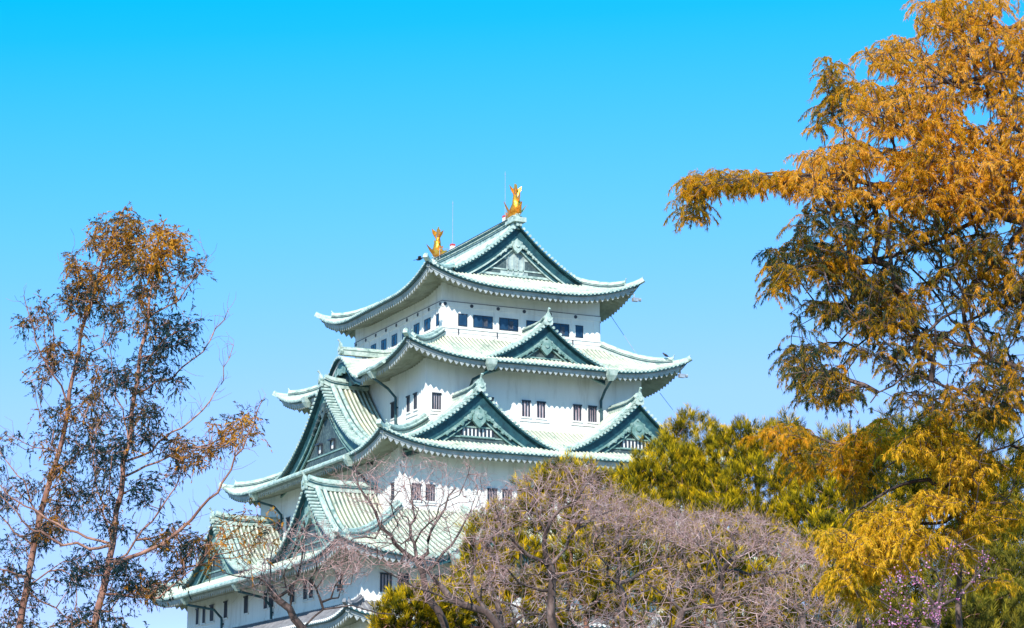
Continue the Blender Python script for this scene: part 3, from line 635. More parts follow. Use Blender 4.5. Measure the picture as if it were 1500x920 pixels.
bare_tree(11, 62, [(668, 960), (645, 912), (630, 881), (617, 838), (611, 822)],
    [([(611, 822), (600, 811), (571, 800), (560, 781), (554, 763), (538, 738), (524, 715), (523, 698)], .07, .02, -.8), ([(613, 826), (628, 789), (636, 768), (645, 757), (655, 737), (668, 715)], .06, .018, .8),
     ([(610, 815), (602, 785), (597, 763), (608, 735), (600, 702)], .055, .015, 1.5), ([(560, 781), (540, 790), (510, 788), (492, 800)], .03, .012, -1.5), ([(625, 840), (660, 800), (690, 760), (700, 720)], .045, .015, 1)],
    [([(490, 690), (530, 668), (560, 672), (610, 668), (650, 665), (690, 672), (720, 700), (725, 740), (690, 770), (640, 790), (590, 790), (540, 760), (500, 730)], .75, 0), ([(480, 790), (540, 770), (600, 790), (600, 830), (520, 850), (470, 830)], .25, -.5)], 820,
    'leafless tree with a slim forked trunk right in front of the keep corner', tw=2, tl=.36)
bare_tree(12, 60, [(775, 975), (715, 902), (676, 885), (660, 872), (645, 858)],
    [([(645, 858), (632, 842), (620, 818)], .06, .03, 0), ([(715, 902), (693, 868), (690, 830), (700, 800), (735, 770)], .06, .02, 1.), ([(676, 885), (650, 870), (610, 862), (580, 850), (556, 832)], .035, .012, -1)],
    [([(560, 820), (620, 800), (700, 770), (740, 740), (760, 800), (740, 860), (680, 890), (600, 880)], 1, 0)], 420,
    'leafless tree whose thick dark limb slants across the white barred lower windows', tw=2, tl=.34)
bare_tree(13, 58, [(475, 975), (437, 918), (409, 876), (395, 858)],
    [([(395, 858), (380, 838), (350, 850), (325, 838)], .03, .01, -1), ([(409, 876), (432, 850), (450, 820), (448, 785)], .045, .014, .5), ([(395, 858), (390, 825), (400, 800)], .03, .012, 0), ([(437, 918), (480, 890), (520, 885), (580, 900)], .03, .012, .5)],
    [([(345, 800), (400, 770), (450, 755), (500, 770), (540, 810), (520, 860), (470, 870), (400, 880), (350, 860)], 1, 0)], 560,
    'leafless tree with curled pinkish twigs before the keep, below its twin side gables', tw=2, tl=.36)
bare_tree(14, 62, [(815, 985), (809, 905), (811, 869), (810, 848), (806, 829)],
    [([(806, 829), (794, 812), (798, 773), (801, 759), (821, 745), (849, 725), (874, 691)], .085, .02, -1), ([(806, 829), (780, 815), (758, 800), (745, 790), (725, 740)], .06, .018, -1.5),
     ([(811, 848), (838, 838), (870, 836)], .04, .015, 1.5), ([(811, 869), (775, 862), (750, 850), (740, 830)], .05, .018, -1), ([(806, 829), (835, 795), (845, 770), (870, 760), (905, 745)], .05, .015, 1), ([(798, 773), (780, 740), (775, 715)], .04, .012, 0)],
    [([(690, 790), (720, 720), (770, 692), (820, 680), (870, 678), (900, 700), (920, 730), (925, 760), (880, 770), (800, 765), (730, 775)], .5, 0), ([(690, 790), (800, 760), (930, 760), (930, 790), (900, 850), (840, 850), (760, 860), (700, 850)], .15, 0)], 1150,
    'broad leafless tree with forked dark trunk, taller than the other bare crowns', tw=4, tl=.34, tr=.17)
bare_tree(15, 60, [(1060, 990), (1052, 900), (1053, 872), (1058, 836)],
    [([(1058, 836), (1060, 822), (1080, 810), (1106, 796), (1140, 775)], .07, .02, -.5), ([(1058, 836), (1045, 815), (1035, 790), (1040, 750)], .06, .016, .5), ([(1053, 872), (1020, 850), (1000, 860), (960, 870)], .045, .015, -1), ([(1058, 836), (1090, 840), (1130, 845), (1170, 830)], .05, .014, 1)],
    [([(960, 760), (1000, 750), (1050, 745), (1110, 755), (1160, 775), (1200, 800), (1215, 830), (1130, 815), (1040, 800), (970, 800)], .48, 0), ([(970, 800), (1040, 800), (1130, 815), (1215, 830), (1200, 900), (1120, 890), (1040, 870), (980, 850)], .12, 0)], 1350,
    'leafless tree with a dense pale pink twig dome below the middle of the olive pines', tw=4, tl=.34)
bare_tree(16, 64, [(925, 990), (915, 900), (905, 855)],
    [([(905, 855), (935, 838), (965, 829), (1000, 810)], .06, .02, .5), ([(905, 855), (900, 820), (915, 790), (920, 760)], .055, .016, 0), ([(905, 855), (880, 830), (870, 800)], .045, .015, -1)],
    [([(860, 740), (890, 720), (940, 728), (990, 745), (1030, 765), (1030, 800), (960, 790), (870, 790)], .48, 0), ([(870, 790), (960, 790), (1030, 800), (1030, 830), (980, 870), (900, 860), (860, 810)], .12, 0)], 1150,
    'leafless tree with grey-pink twigs filling the gap below the left end of the olive pines', tw=4, tl=.34)
bare_tree(17, 55, [(960, 1000), (985, 920), (1000, 895)],
    [([(1000, 895), (980, 875), (955, 865), (940, 850)], .04, .014, -.5), ([(1000, 895), (1040, 885), (1075, 880), (1100, 860)], .045, .013, .5), ([(985, 920), (1020, 915), (1060, 905)], .03, .01, 0), ([(1000, 895), (1005, 870), (1020, 850)], .03, .01, 0)],
    [([(900, 870), (960, 840), (1040, 840), (1110, 850), (1150, 890), (1120, 930), (1000, 940), (900, 930)], 1, 0)], 300,
    'low leafless tree with pale curving limbs before the pink twig dome', tw=2, tl=.34)
bare_tree(18, 58, [(1190, 1000), (1180, 930), (1175, 900)],
    [([(1175, 900), (1150, 880), (1130, 870), (1110, 875)], .035, .012, 0), ([(1175, 900), (1200, 870), (1215, 845)], .035, .012, 0)],
    [([(1110, 850), (1160, 800), (1210, 810), (1250, 850), (1280, 900), (1240, 935), (1150, 935), (1100, 910)], 1, 0)], 460,
    'leafless tree with fine mauve twigs beside the pink blossoms', tw=3, tl=.36)
bare_tree(19, 66, [(740, 990), (735, 915), (728, 880)],
    [([(728, 880), (760, 880), (790, 900)], .04, .012, 0), ([(728, 880), (715, 850), (720, 820)], .035, .012, 0), ([(735, 915), (800, 890), (850, 895), (880, 880)], .04, .014, -1)],
    [([(690, 850), (740, 820), (800, 850), (860, 850), (910, 860), (910, 930), (800, 940), (700, 930)], 1, 0)], 560,
    'leafless tree with crossing dark limbs over low evergreens, beneath the broad bare crown', tw=2, tl=.36)
# ------------------------------------------------------------------ pines
def pine(seed, D, trunk_px, lobes, n, label, tint=(.0, 1.), tuft=.36, mat='leaf_pine', nm='pine_tree', grp='evergreen pines', per=36, depth=.8, wd=.017):
    rg = np.random.default_rng(seed); b = at(trunk_px[0], 1000, D); root = empty(nm, (b[0], b[1], 0)); tag(root, label, 'tree', grp)
    sk = Skel(rg); top = at(trunk_px[1], trunk_px[2], D); sk.limb([(b[0], b[1], -.2), at(trunk_px[0], 900, D), top], .2, .05, .6)
    m = D/FPX; tot = sum(l[2]*l[3] for l in lobes); Ps = []; Ns = []
    for cx, cy, rx, ry, off in lobes:            # ellipsoid lobes; tufts on their skin and a little inside
        k = max(10, int(n*.95*rx*ry/tot)); u = unit(rg.normal(size=(k*2, 3))); u = u[(u@-FH) > -.35][:k]; rr = (1-.35*rg.random(len(u))**2)*(1+.10*rg.normal(size=len(u)))
        c = at(cx, cy, D+off); loc = u@np.stack([RT, FH, np.array([0, 0, 1.])], 1)
        Ps.append(c+RT*(loc[:, 0]*rx*m*rr)[:, None]+FH*(loc[:, 1]*(rx+ry)*.5*m*depth*rr)[:, None]+np.array([0, 0, 1.])*(loc[:, 2]*ry*m*rr)[:, None]); Ns.append(u)
    P = np.vstack(Ps); N = np.vstack(Ns); k = len(P)
    sk.grow(P[rg.permutation(k)[:min(k, 260)]], w=.3, step=.5, jit=.08); sk.radii(.012, 2.2, .09)
    sk.build_trunk(root, 'bark_brown'); sk.build_twigs(root, 'bark_brown')
    ax = unit(N*.40+np.array([0, 0, .95])+rg.normal(0, .25, (k, 3))); L = tuft*(.6+.8*rg.random(k))
    t = np.repeat(rg.random((k, 1)), per, 1)*0+rg.random((k, per)); A2 = np.repeat(ax, per, 0); L2 = np.repeat(L, per); tt = t.ravel()
    base = np.repeat(P, per, 0)+A2*(tt*L2*.8)[:, None]; rd = unit(np.cross(A2, rg.normal(size=A2.shape))); spread = .45+.55*(1-tt)
    dirs = unit(A2+rd*spread[:, None]); nl = L2*(.45+.3*rg.random(len(L2)))
    V, F = leaves(rg, base, dirs, nl, np.full(len(nl), wd)*(.7+.6*rg.random(len(nl))))
    tv = np.repeat(rg.normal(.34, .26, k), per)*.8+rg.normal(0, .08, len(nl))+.58*tt-.10; tv = tint[0]+(tint[1]-tint[0])*tv.clip(0, 1)  # tips lighter as new growth; darker bases also hold painted inner shade
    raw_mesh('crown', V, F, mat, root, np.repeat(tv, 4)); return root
pine(41, 70, (1370, 1370, 830), [(1300, 850, 60, 50, 0), (1370, 870, 70, 60, 0), (1450, 880, 70, 70, 0), (1510, 850, 50, 80, 0), (1260, 910, 60, 50, 0), (1350, 930, 80, 50, 0), (1450, 940, 90, 50, 0), (1230, 850, 40, 40, 0), (1215, 800, 40, 40, 0), (1195, 885, 50, 40, 0)], 3000, 'sunlit olive pine low in the right corner, behind the plum tree', tuft=.36)
pine(31, 86, (985, 985, 640), [(1015, 650, 42, 38, 0), (974, 684, 42, 32, -1), (928, 708, 30, 16, -1.5), (985, 710, 62, 46, -2), (1040, 690, 45, 48, -1), (940, 712, 40, 26, -2), (1000, 765, 70, 36, -3), (930, 745, 40, 30, -3), (1030, 735, 60, 34, -2.5), (1010, 628, 14, 18, 0), (988, 650, 12, 12, 0)], 2100,
     'olive green pine standing right against the small right-hand front gable of the keep')
pine(32, 84, (1110, 1110, 650), [(1100, 655, 40, 32, 0), (1075, 690, 45, 50, 0), (1080, 775, 70, 40, -3), (1160, 790, 70, 40, -3), (1140, 680, 55, 50, 0), (1110, 730, 70, 48, -2), (1180, 720, 50, 46, -1), (1085, 642, 16, 20, 0), (1150, 640, 22, 24, 0), (1060, 645, 9, 14, 0)], 2200,
     'olive green pine between the pine at the keep gable and the orange-gold conifer')
pine(33, 80, (1250, 1245, 660), [(1240, 690, 60, 60, 0), (1290, 720, 55, 70, 1), (1220, 755, 60, 50, -1), (1285, 780, 55, 50, -1), (1330, 690, 50, 55, 2), (1185, 770, 40, 36, -1)], 1900,
     'olive green pine half hidden behind the hanging golden sprays at its right side')
pine(34, 78, (1400, 1400, 650), [(1370, 680, 60, 60, 0), (1440, 690, 70, 70, 1), (1400, 760, 90, 70, 0), (1490, 760, 60, 80, 0), (1350, 640, 28, 30, 0), (1305, 630, 16, 22, 0)], 1800,
     'shaded green pine behind the golden conifer near the right edge', tint=(0, .8))
for sd_, D_, tp_, lb_, n_, lab in (
    (35, 74, (835, 838, 700), [(835, 705, 42, 22, 0), (800, 722, 40, 24, 0), (865, 715, 30, 20, 0), (780, 760, 30, 26, 0), (820, 755, 60, 36, 0), (885, 770, 60, 40, 0), (940, 770, 40, 30, 0)], 1200, 'thin pine with sparse yellow tufts showing through the top of the broad bare tree'),
    (36, 72, (740, 742, 780), [(725, 800, 44, 36, 0), (760, 840, 50, 44, 0), (700, 850, 36, 40, 0), (735, 765, 24, 22, 0), (680, 885, 30, 34, -1), (760, 905, 60, 40, 0), (690, 915, 50, 30, 0)], 1300, 'bushy olive pine beside the white barred windows behind the forked leafless tree'),
    (37, 72, (860, 860, 790), [(850, 830, 60, 44, 0), (900, 860, 60, 50, 0), (830, 880, 60, 46, 0), (900, 800, 40, 34, 0), (950, 900, 60, 44, 0), (930, 800, 46, 40, 1)], 1400, 'dark olive pine filling the gaps behind the broad leafless crown'),
    (38, 72, (1030, 1030, 840), [(1010, 870, 60, 40, 0), (1060, 850, 50, 40, 0), (1110, 880, 60, 44, 0), (1000, 815, 40, 30, 0), (1050, 905, 70, 40, 0), (1160, 890, 50, 50, 0), (1190, 850, 34, 34, 0), (1110, 815, 60, 36, 1), (1040, 800, 50, 30, 1)], 1700, 'dark olive pine behind the pale pink twig dome'),
    (39, 68, (600, 602, 885), [(600, 908, 50, 34, 0), (572, 930, 20, 16, 0), (650, 905, 34, 34, 0), (610, 890, 18, 20, 0)], 620, 'low yellow-green pine at the bottom edge below the grey tile roof')):
    pine(sd_, D_, tp_, lb_, n_, lab, tuft=.34, per=40)
pine(40, 62, (1430, 1430, 800), [(1420, 850, 60, 50, 0), (1480, 830, 50, 70, 0), (1450, 910, 90, 50, -1), (1290, 900, 40, 40, 0), (1400, 940, 110, 40, 0), (1490, 910, 50, 60, 0), (1300, 940, 70, 40, 0)], 2200, 'dull green evergreen in the bottom right corner, just behind the pink blossoms', mat='leaf_dark', nm='evergreen_tree', tuft=.3, per=36)
# ------------------------------------------------------------------ weeping golden conifer
def sprays(rg, P, L, per, tint, drop=.8, blade=(.10, .20), wd=.016, out=None):
    k = len(P); h = rg.normal(size=(k, 3)); h[:, 2] = 0; h = unit(h) if out is None else unit(h*.7+out)
    segs = 6; pts = [P]; d = unit(h+np.array([0, 0, .25])); Ls = L*(.6+.8*rg.random(k))
    for i in range(segs):
        pts.append(pts[-1]+d*(Ls/segs)[:, None]); d = unit(d+np.array([0, 0, -drop])/segs*2.1+rg.normal(0, .10, d.shape))
    pts = np.stack(pts, 1); f = rg.random((k, per))*segs; i0 = np.minimum(f.astype(int), segs-1); fr = (f-i0)[..., None]
    a = np.take_along_axis(pts, i0[..., None], 1); b = np.take_along_axis(pts, (i0+1)[..., None], 1); base = (a*(1-fr)+b*fr).reshape(-1, 3); dd = unit((b-a).reshape(-1, 3))
    dirs = unit(dd*.7+rg.normal(0, .5, dd.shape)+np.array([0, 0, -.4*drop])); nl = blade[0]+(blade[1]-blade[0])*rg.random(len(base))
    V, F = leaves(rg, base, dirs, nl, np.full(len(nl), wd)*(.6+.8*rg.random(len(nl))), .25)
    tv = (np.repeat(tint, per)+rg.normal(0, .09, len(nl))).clip(0, 1)
    stems = (pts[:, :-1].reshape(-1, 3), pts[:, 1:].reshape(-1, 3), np.full(k*segs, .0032), np.full(k*segs, .0025)); return V, F, np.repeat(tv, 4), stems
def weeping(seed, D, base_px, trunk, limbs, regions, label, mat, nm='weeping_conifer', grp='golden weeping conifers', bk='bark_dark', tr=.25, r0=.006, blade=(.045, .10), wd=.0115, L=.36, drop=1.0, per=80, dens=1.45, clump=-.60):
    rg = np.random.default_rng(seed); b = at(base_px, 1000, D); root = empty(nm, (b[0], b[1], 0)); tag(root, label, 'tree', grp)
    sk = Skel(rg); sk.limb(np.vstack([[b[0], b[1], -.2], px_path(trunk, D)]), tr, .014, .5)
    for l, ra, rb, d2 in limbs: sk.limb(px_path(l, D, d2), ra, rb, .3, .03)
    A = []; T = []
    for poly, n, tm, ts_, dd, off in regions:
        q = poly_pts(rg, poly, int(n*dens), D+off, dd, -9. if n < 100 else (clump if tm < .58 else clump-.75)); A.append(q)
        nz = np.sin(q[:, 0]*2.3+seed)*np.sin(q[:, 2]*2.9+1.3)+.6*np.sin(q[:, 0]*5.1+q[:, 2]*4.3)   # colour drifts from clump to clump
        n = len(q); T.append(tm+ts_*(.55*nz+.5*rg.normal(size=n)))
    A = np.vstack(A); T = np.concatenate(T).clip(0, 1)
    sk.grow(A, w=.25, step=.3, jit=.05, sag=.06); sk.radii(r0, 2.3, .07)
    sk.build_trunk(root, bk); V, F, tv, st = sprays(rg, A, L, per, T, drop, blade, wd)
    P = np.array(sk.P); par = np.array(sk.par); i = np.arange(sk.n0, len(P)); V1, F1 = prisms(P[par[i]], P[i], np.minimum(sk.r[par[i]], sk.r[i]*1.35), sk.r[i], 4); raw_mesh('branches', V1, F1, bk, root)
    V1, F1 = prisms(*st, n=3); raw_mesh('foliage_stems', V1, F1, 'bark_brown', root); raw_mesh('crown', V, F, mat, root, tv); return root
weeping(51, 42, 1575, [(1572, 920), (1568, 700), (1560, 450), (1555, 200), (1550, -40), (1548, -220)],
    [([(1555, 150), (1492, 103), (1440, 116), (1370, 120), (1290, 150)], .07, .02, -1), ([(1556, 330), (1500, 330), (1425, 300), (1330, 275), (1230, 262), (1170, 258), (1090, 262), (1030, 272)], .09, .015, -1.5),
     ([(1562, 250), (1500, 337), (1425, 422), (1340, 503), (1300, 540)], .06, .018, -1), ([(1560, 420), (1490, 436), (1420, 470), (1340, 520)], .05, .015, .5), ([(1566, 560), (1490, 540), (1400, 500), (1300, 470), (1240, 529)], .06, .014, 1),
     ([(1558, 280), (1470, 310), (1325, 374), (1240, 385), (1140, 392)], .06, .014, .5), ([(1566, 600), (1450, 590), (1325, 540), (1275, 590)], .05, .012, -.5), ([(1550, 30), (1480, 40), (1400, 30), (1330, 60), (1275, 78)], .05, .012, 1),
     ([(1555, 200), (1430, 210), (1320, 190), (1260, 150), (1215, 105)], .055, .012, .5), ([(1560, 150), (1640, 130), (1720, 180)], .06, .015, 0), ([(1562, 330), (1680, 300), (1820, 380)], .07, .015, .8), ([(1566, 520), (1700, 480), (1850, 540)], .07, .015, -.8), ([(1290, 300), (1240, 350), (1180, 430)], .03, .01, 0), ([(1330, 400), (1260, 470), (1190, 540)], .03, .01, 0)],
    [([(1345, -10), (1500, -10), (1540, 60), (1530, 130), (1420, 120), (1330, 110), (1270, 95), (1262, 70), (1310, 55), (1345, 25)], 620, .74, .22, 1.1, 0),
     ([(1240, 120), (1330, 115), (1430, 125), (1530, 140), (1530, 250), (1440, 250), (1330, 235), (1225, 225), (1235, 160)], 760, .74, .22, 1.2, -.3),
     ([(1180, 215), (1300, 215), (1420, 235), (1530, 225), (1530, 310), (1420, 320), (1300, 300), (1170, 285)], 760, .76, .22, 1.0, -.6),
     ([(995, 262), (1040, 248), (1110, 252), (1180, 248), (1180, 276), (1110, 278), (1040, 282), (1000, 292)], 210, .62, .20, .45, -1),
     ([(1000, 275), (1030, 270), (1040, 320), (1000, 330)], 34, .45, .2, .3, -1), ([(1203, 85), (1222, 90), (1245, 130), (1240, 150), (1210, 190), (1190, 195), (1190, 165), (1212, 140)], 90, .45, .22, .4, .3),
     ([(1160, 300), (1300, 290), (1450, 310), (1530, 330), (1500, 400), (1380, 370), (1260, 360), (1160, 345)], 300, .36, .28, 1.2, 0),
     ([(1125, 365), (1200, 335), (1245, 340), (1240, 390), (1180, 400), (1130, 440)], 190, .32, .30, .8, 0), ([(1190, 385), (1300, 370), (1330, 395), (1300, 440), (1230, 445)], 170, .33, .30, .9, .3),
     ([(1180, 440), (1280, 440), (1350, 420), (1400, 380), (1440, 360), (1440, 400), (1380, 440), (1320, 480), (1250, 500)], 280, .38, .30, .9, 0), ([(1430, 350), (1530, 330), (1530, 480), (1450, 480), (1400, 440)], 210, .42, .30, 1.0, 0),
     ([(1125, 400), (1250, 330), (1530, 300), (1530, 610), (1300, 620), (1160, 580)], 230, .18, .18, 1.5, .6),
     ([(1160, 505), (1240, 500), (1300, 520), (1300, 560), (1240, 590), (1180, 590), (1150, 545)], 190, .30, .28, .9, 0), ([(1290, 500), (1420, 470), (1530, 490), (1530, 600), (1420, 620), (1320, 590)], 330, .34, .30, 1.2, 0),
     ([(1540, -160), (1620, -120), (1760, 60), (1880, 300), (1900, 560), (1760, 620), (1560, 600)], 1100, .62, .26, 1.8, 0), ([(1480, -20), (1545, -210), (1620, -60), (1560, 20)], 160, .66, .22, .8, 0)],
    'huge golden weeping conifer leaning in from the right edge against open blue sky', 'leaf_gold')
weeping(52, 50, 1255, [(1255, 900), (1252, 760), (1250, 660), (1245, 615)],
    [([(1250, 660), (1200, 640), (1160, 632), (1120, 640)], .04, .012, -.5), ([(1252, 700), (1300, 670), (1330, 650)], .04, .012, -.5), ([(1254, 760), (1230, 800), (1215, 840)], .04, .012, -1)],
    [([(1170, 625), (1210, 605), (1250, 590), (1290, 600), (1310, 640), (1290, 670), (1240, 690), (1190, 665)], 300, .56, .22, .8, 0), ([(1095, 640), (1140, 618), (1180, 625), (1180, 665), (1130, 670)], 110, .52, .2, .7, -.2), ([(1225, 680), (1290, 670), (1280, 730), (1240, 740)], 90, .5, .25, .7, 0), ([(1130, 650), (1300, 640), (1300, 740), (1180, 730)], 120, .45, .25, .8, -.3)],
    'smaller orange-gold weeping conifer rising out of the top of the pines', 'leaf_gold', tr=.12, blade=(.06, .13), wd=.014, dens=1.05, clump=.1)
weeping(53, 44, 1420, [(1415, 920), (1410, 800), (1395, 700), (1380, 630)],
    [([(1400, 720), (1340, 700), (1280, 730), (1235, 770)], .05, .012, -.8), ([(1395, 690), (1440, 670), (1500, 640)], .04, .012, 0), ([(1410, 800), (1340, 800), (1270, 830), (1225, 860)], .045, .012, -1), ([(1385, 650), (1330, 660), (1290, 690)], .03, .01, 0), ([(1410, 760), (1350, 770), (1260, 770)], .04, .012, -.6)],
    [([(1290, 690), (1320, 640), (1370, 605), (1450, 590), (1460, 680), (1420, 740), (1350, 750), (1280, 740)], 520, .60, .26, .9, -.4), ([(1205, 775), (1260, 745), (1330, 745), (1390, 750), (1380, 800), (1320, 810), (1240, 815), (1210, 800)], 360, .60, .28, .9, -.8),
     ([(1210, 820), (1280, 815), (1340, 820), (1330, 870), (1280, 890), (1215, 870)], 230, .56, .28, .9, -.8), ([(1430, 600), (1530, 590), (1530, 690), (1460, 690)], 160, .42, .25, .9, .3), ([(1380, 740), (1470, 700), (1530, 720), (1530, 850), (1420, 860), (1370, 800)], 300, .48, .28, 1.1, .3)],
    'yellow-gold weeping conifer with low tiers of sprays above the pink blossoms', 'leaf_yellow', tr=.14, blade=(.05, .11), wd=.0125, dens=1.4, clump=.35, L=.42)
# ------------------------------------------------------------------ plum tree with pink blossom
root, sk, rg = bare_tree(61, 40, [(1390, 1000), (1370, 930), (1372, 890)],
    [([(1372, 890), (1390, 850), (1400, 820), (1395, 790)], .03, .01, -.3), ([(1372, 890), (1350, 870), (1335, 840), (1325, 825)], .03, .01, -.3), ([(1370, 930), (1310, 905), (1290, 880)], .03, .01, 0), ([(1372, 890), (1410, 870), (1450, 840), (1440, 800)], .03, .01, .2)],
    [([(1290, 850), (1340, 815), (1390, 785), (1450, 790), (1470, 840), (1420, 890), (1340, 900), (1290, 890)], 1, 0), ([(1290, 880), (1390, 880), (1370, 935), (1270, 930)], .5, 0)], 110,
    'plum tree with scattered pink blossoms in the shade below the golden sprays', dd=.6, tw=1, tl=.25, nm='plum_tree', grp='flowering trees', tr=.06, mat='bark_dark')
P = np.array(sk.P)[sk.n0:]; q = P[rg.choice(len(P), 115)]+rg.normal(0, .05, (115, 3)); cl = np.floor(q[:, 0]*1.7)+np.floor(q[:, 2]*1.9); q = q[(np.abs(np.sin(cl*12.9898)*43758.5) % 1) > .35]
q = np.repeat(q, 9, 0)+rg.normal(0, .05, (len(q)*9, 3)); V, F = leaves(rg, q, rg.normal(size=q.shape), np.full(len(q), .038), np.full(len(q), .034)); raw_mesh('blossom', V, F, 'blossom', root, np.repeat(rg.random(len(q)), 4))
# ------------------------------------------------------------------ two thin conifers on the left
def thin_conifer(seed, D, trunk, limbs, regions, label, tr):
    rg = np.random.default_rng(seed); tp = px_path(trunk, D); b = ground_under(tp[0]); root = empty('thin_conifer', (b[0], b[1], 0)); tag(root, label, 'tree', 'thin half-bare conifers')
    sk = Skel(rg); sk.limb(np.vstack([b, tp]), tr, .02, .4, .03)
    for l, ra, rb, d2 in limbs: sk.limb(px_path(l, D, d2), ra, rb, .3, .04)
    A = []; T = []; K = []
    for poly, n, tm, ts_, dd, lv in regions:
        n = int(n*.85); q = poly_pts(rg, poly, n, D, dd, -.2 if tm < .6 else -.9, 17.); A.append(q); T.append(tm+ts_*rg.normal(size=n)); K.append(np.full(n, lv))
    A = np.vstack(A); T = np.concatenate(T).clip(0, 1); K = np.concatenate(K)
    sk.grow(A, w=.3, step=.3, jit=.05); sk.radii(.007, 2.3, .05); sk.build_trunk(root, 'bark_brown')
    P = np.array(sk.P); par = np.array(sk.par); i = np.arange(sk.n0, len(P)); V, F = prisms(P[par[i]], P[i], np.minimum(sk.r[par[i]], sk.r[i]*1.35), sk.r[i], 4)
    lq = np.vstack([q[3:] for q, r in sk.limbs[1:]]); ld = np.vstack([np.gradient(q, axis=0)[3:] for q, r in sk.limbs[1:]])
    V2, F2 = prisms(*twiglets(rg, lq, unit(ld), 3, .55, .0065, .45, 3), n=3); raw_mesh('branches', np.vstack([V, V2]), np.vstack([F, F2+len(V)]), 'bark_brown', root)
    n = np.repeat(np.arange(len(A)), K); n = n[rg.random(len(n)) < .62]; k = len(n); st = A[n]+rg.normal(0, .05, (k, 3)); d = unit(rg.normal(size=(k, 3))+np.array([0, 0, -.1])); per = 16   # feathery sprays
    L = .22+.26*rg.random(k); f = rg.random((k, per)); mid = st+d*(L*.5)[:, None]; end = st+d*L[:, None]-np.array([0, 0, .10])*L[:, None]/.3
    base = np.where(f[..., None] < .5, st[:, None]+(mid-st)[:, None]*(f*2)[..., None], mid[:, None]+(end-mid)[:, None]*(f*2-1)[..., None]).reshape(-1, 3)
    dirs = unit(np.repeat(d, per, 0)*1.1+rg.normal(0, .45, (k*per, 3))+np.array([0, 0, -.25])); nl = .06+.07*rg.random(k*per)
    V, F = leaves(rg, base, dirs, nl, np.full(k*per, .024)*(.7+.6*rg.random(k*per)), .2); tv = (np.repeat(T[n], per)+rg.normal(0, .08, k*per)).clip(0, 1)
    raw_mesh('crown', V, F, 'leaf_rust', root, np.repeat(tv, 4)); return root
thin_conifer(71, 58, [(26, 930), (42, 850), (52, 795), (56, 763), (75, 701), (87, 659), (99, 600), (108, 550), (115, 506), (129, 461), (140, 420), (157, 367), (172, 330), (184, 302)],
    [([(100, 598), (87, 558), (52, 503), (35, 433)], .03, .01, -.8), ([(45, 850), (20, 838), (-10, 832)], .035, .012, -.5), ([(50, 800), (0, 760), (-20, 730)], .03, .01, .5), ([(110, 545), (150, 505), (190, 470)], .025, .01, .5), ([(75, 700), (120, 660), (160, 610)], .03, .01, -.5), ([(60, 770), (30, 700), (-5, 655)], .03, .01, .6), ([(130, 460), (110, 410), (105, 370)], .02, .008, 0), ([(40, 870), (90, 900), (130, 915)], .025, .01, .4), ([(87, 659), (50, 660), (20, 640)], .02, .008, 0), ([(150, 390), (180, 370), (200, 340)], .02, .008, 0)],
    [([(95, 390), (135, 345), (140, 320), (175, 298), (205, 320), (210, 350), (190, 400), (150, 420), (115, 415)], 330, .70, .20, .5, 4), ([(95, 415), (190, 405), (180, 480), (120, 500), (95, 460)], 150, .5, .2, .5, 4), ([(22, 440), (60, 425), (80, 470), (90, 540), (60, 540), (35, 500)], 80, .45, .2, .4, 4),
     ([(40, 540), (150, 500), (170, 600), (120, 640), (60, 620)], 170, .42, .22, .6, 4), ([(-10, 640), (110, 620), (170, 660), (120, 760), (60, 800), (-10, 760)], 220, .32, .22, .7, 4), ([(-10, 780), (80, 760), (130, 800), (110, 930), (-10, 930)], 230, .25, .2, .7, 4), ([(70, 690), (100, 660), (90, 780), (60, 790)], 60, .7, .12, .4, 4)],
    'leftmost thin conifer with an olive-gold tufted tip and sparse dark sprigs', .14)
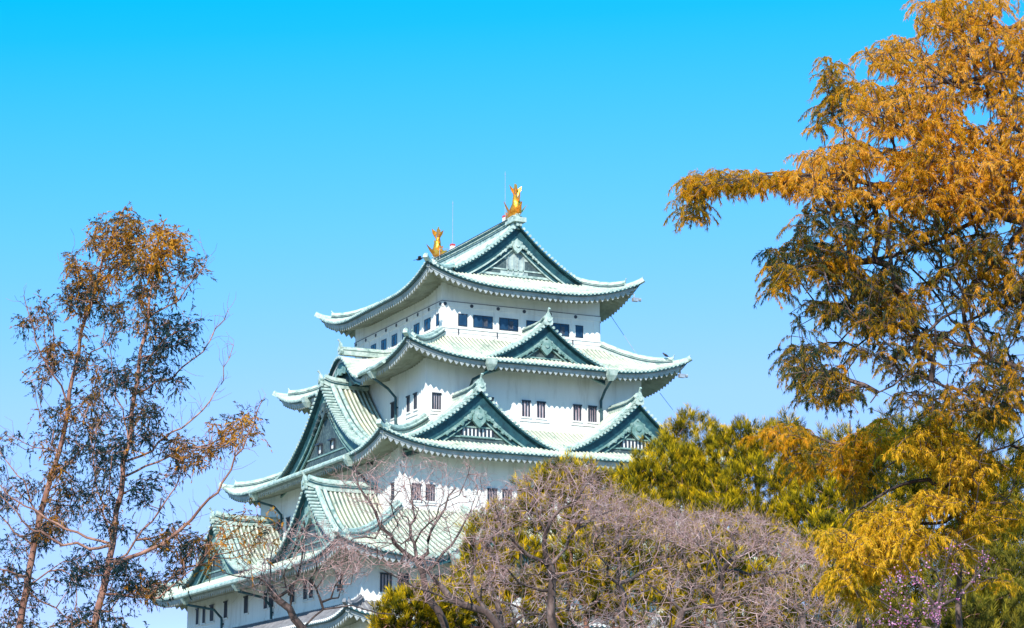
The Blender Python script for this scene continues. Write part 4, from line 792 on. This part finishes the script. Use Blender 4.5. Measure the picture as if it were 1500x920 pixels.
thin_conifer(72, 54, [(132, 935), (146, 880), (160, 837), (167, 788), (172, 745), (177, 715), (188, 652), (195, 600), (203, 545), (209, 503), (216, 454), (223, 419), (228, 370), (240, 325)],
    [([(162, 820), (170, 816), (209, 812), (243, 797), (278, 766), (313, 728), (341, 683), (365, 640), (383, 588)], .055, .01, -1.5), ([(184, 678), (236, 649), (299, 603), (323, 558), (342, 506)], .03, .008, .8), ([(197, 580), (264, 544), (303, 510), (334, 454)], .028, .008, .6), ([(214, 462), (254, 447), (285, 410), (303, 381)], .025, .008, -.5),
     ([(160, 805), (153, 803), (80, 797), (45, 777), (-5, 720)], .04, .012, -1), ([(164, 800), (115, 780), (60, 755), (20, 735), (-10, 700)], .035, .012, 1), ([(160, 840), (215, 770), (265, 700), (270, 655)], .03, .01, -.6), ([(165, 790), (145, 740), (138, 680), (140, 630)], .03, .01, .6), ([(180, 700), (230, 670), (280, 660), (330, 640), (372, 612)], .03, .008, .4), ([(160, 870), (230, 880), (270, 850), (300, 815)], .03, .01, -.7), ([(190, 650), (170, 560), (162, 490)], .02, .008, -.3), ([(203, 545), (230, 500), (290, 470)], .025, .008, 0)],
    [([(205, 360), (225, 330), (250, 325), (270, 350), (262, 380), (235, 395), (205, 395)], 150, .84, .14, .4, 4), ([(195, 385), (265, 380), (255, 450), (200, 480)], 110, .5, .2, .4, 4), ([(250, 372), (300, 375), (280, 420), (255, 440)], 26, .5, .2, .3, 4), ([(235, 470), (305, 445), (300, 490), (245, 520), (225, 500)], 95, .2, .16, .35, 3),
     ([(145, 470), (230, 480), (270, 560), (220, 640), (150, 620)], 220, .3, .2, .6, 4), ([(130, 620), (240, 640), (260, 700), (200, 780), (130, 780)], 220, .25, .2, .6, 4), ([(240, 640), (340, 610), (378, 595), (380, 635), (330, 660), (260, 690)], 130, .62, .24, .5, 4), ([(200, 790), (290, 750), (310, 770), (260, 850), (180, 900)], 150, .35, .22, .6, 4), ([(100, 800), (170, 800), (240, 870), (230, 930), (100, 930)], 200, .22, .2, .6, 4), ([(290, 760), (360, 735), (415, 735), (410, 790), (330, 840), (300, 850)], 55, .70, .2, .5, 4)],
    'thin conifer with pinkish trunk, rusty red tip and a long branch towards the keep', .13)
# ------------------------------------------------------------------ birds
def bird(name, label, loc, heading, flying, sc=1.):
    mb = MB(); loc = np.array(loc, float); h = np.array([math.cos(heading), math.sin(heading), 0]); l = np.array([-h[1], h[0], 0]); u = np.array([0, 0, 1.])
    tilt = .15 if flying else .5; ax = unit(h+u*tilt); Q = lambda f, w, z: loc+sc*(ax*f+l*w+u*z)
    mb.tube([Q(-.22, 0, 0), Q(-.15, 0, .0), Q(0, 0, .01), Q(.12, 0, .03), Q(.18, 0, .06), Q(.23, 0, .08), Q(.27, 0, .07)], [.02*sc, .07*sc, .10*sc, .085*sc, .06*sc, .06*sc, .03*sc], 'crow', 10)
    mb.tube([Q(.26, 0, .07), Q(.34, 0, .05)], [.022*sc, .004], 'crow', 6)
    mb.prism([Q(-.18, -.03, .0), Q(-.40, -.08, -.02), Q(-.42, .08, -.02), Q(-.18, .03, 0)], u*.015*sc, 'crow')
    for s_ in (-1, 1):
        if flying: mb.prism([Q(.12, s_*.05, .05), Q(.16, s_*.3, .14), Q(.02, s_*.62, .10), Q(-.10, s_*.52, .09), Q(-.10, s_*.25, .09), Q(-.08, s_*.05, .04)], u*.015*sc, 'crow')
        else:
            mb.prism([Q(.1, s_*.08, .07), Q(.05, s_*.12, .02), Q(-.28, s_*.06, .0), Q(-.1, s_*.09, .07)], l*s_*.02*sc, 'crow'); mb.tube([loc+sc*(l*s_*.04-u*.02), loc+sc*(l*s_*.04-u*.24)], .012*sc, 'crow', 5)
    tag(mb.build(name, None, True), label, 'bird')
bird('flying_bird', 'small dark bird flying beside the left roof fish of the top roof', at(614, 380, 150), -.4, True, .95)
pc = r4.p('E', -9.6, .80, .0); bird('perched_crow', 'black crow perched on the right-hand hip of the roof under the top storey', r4.p('S', 9.5, .845, .82), 2.6, False, .9)
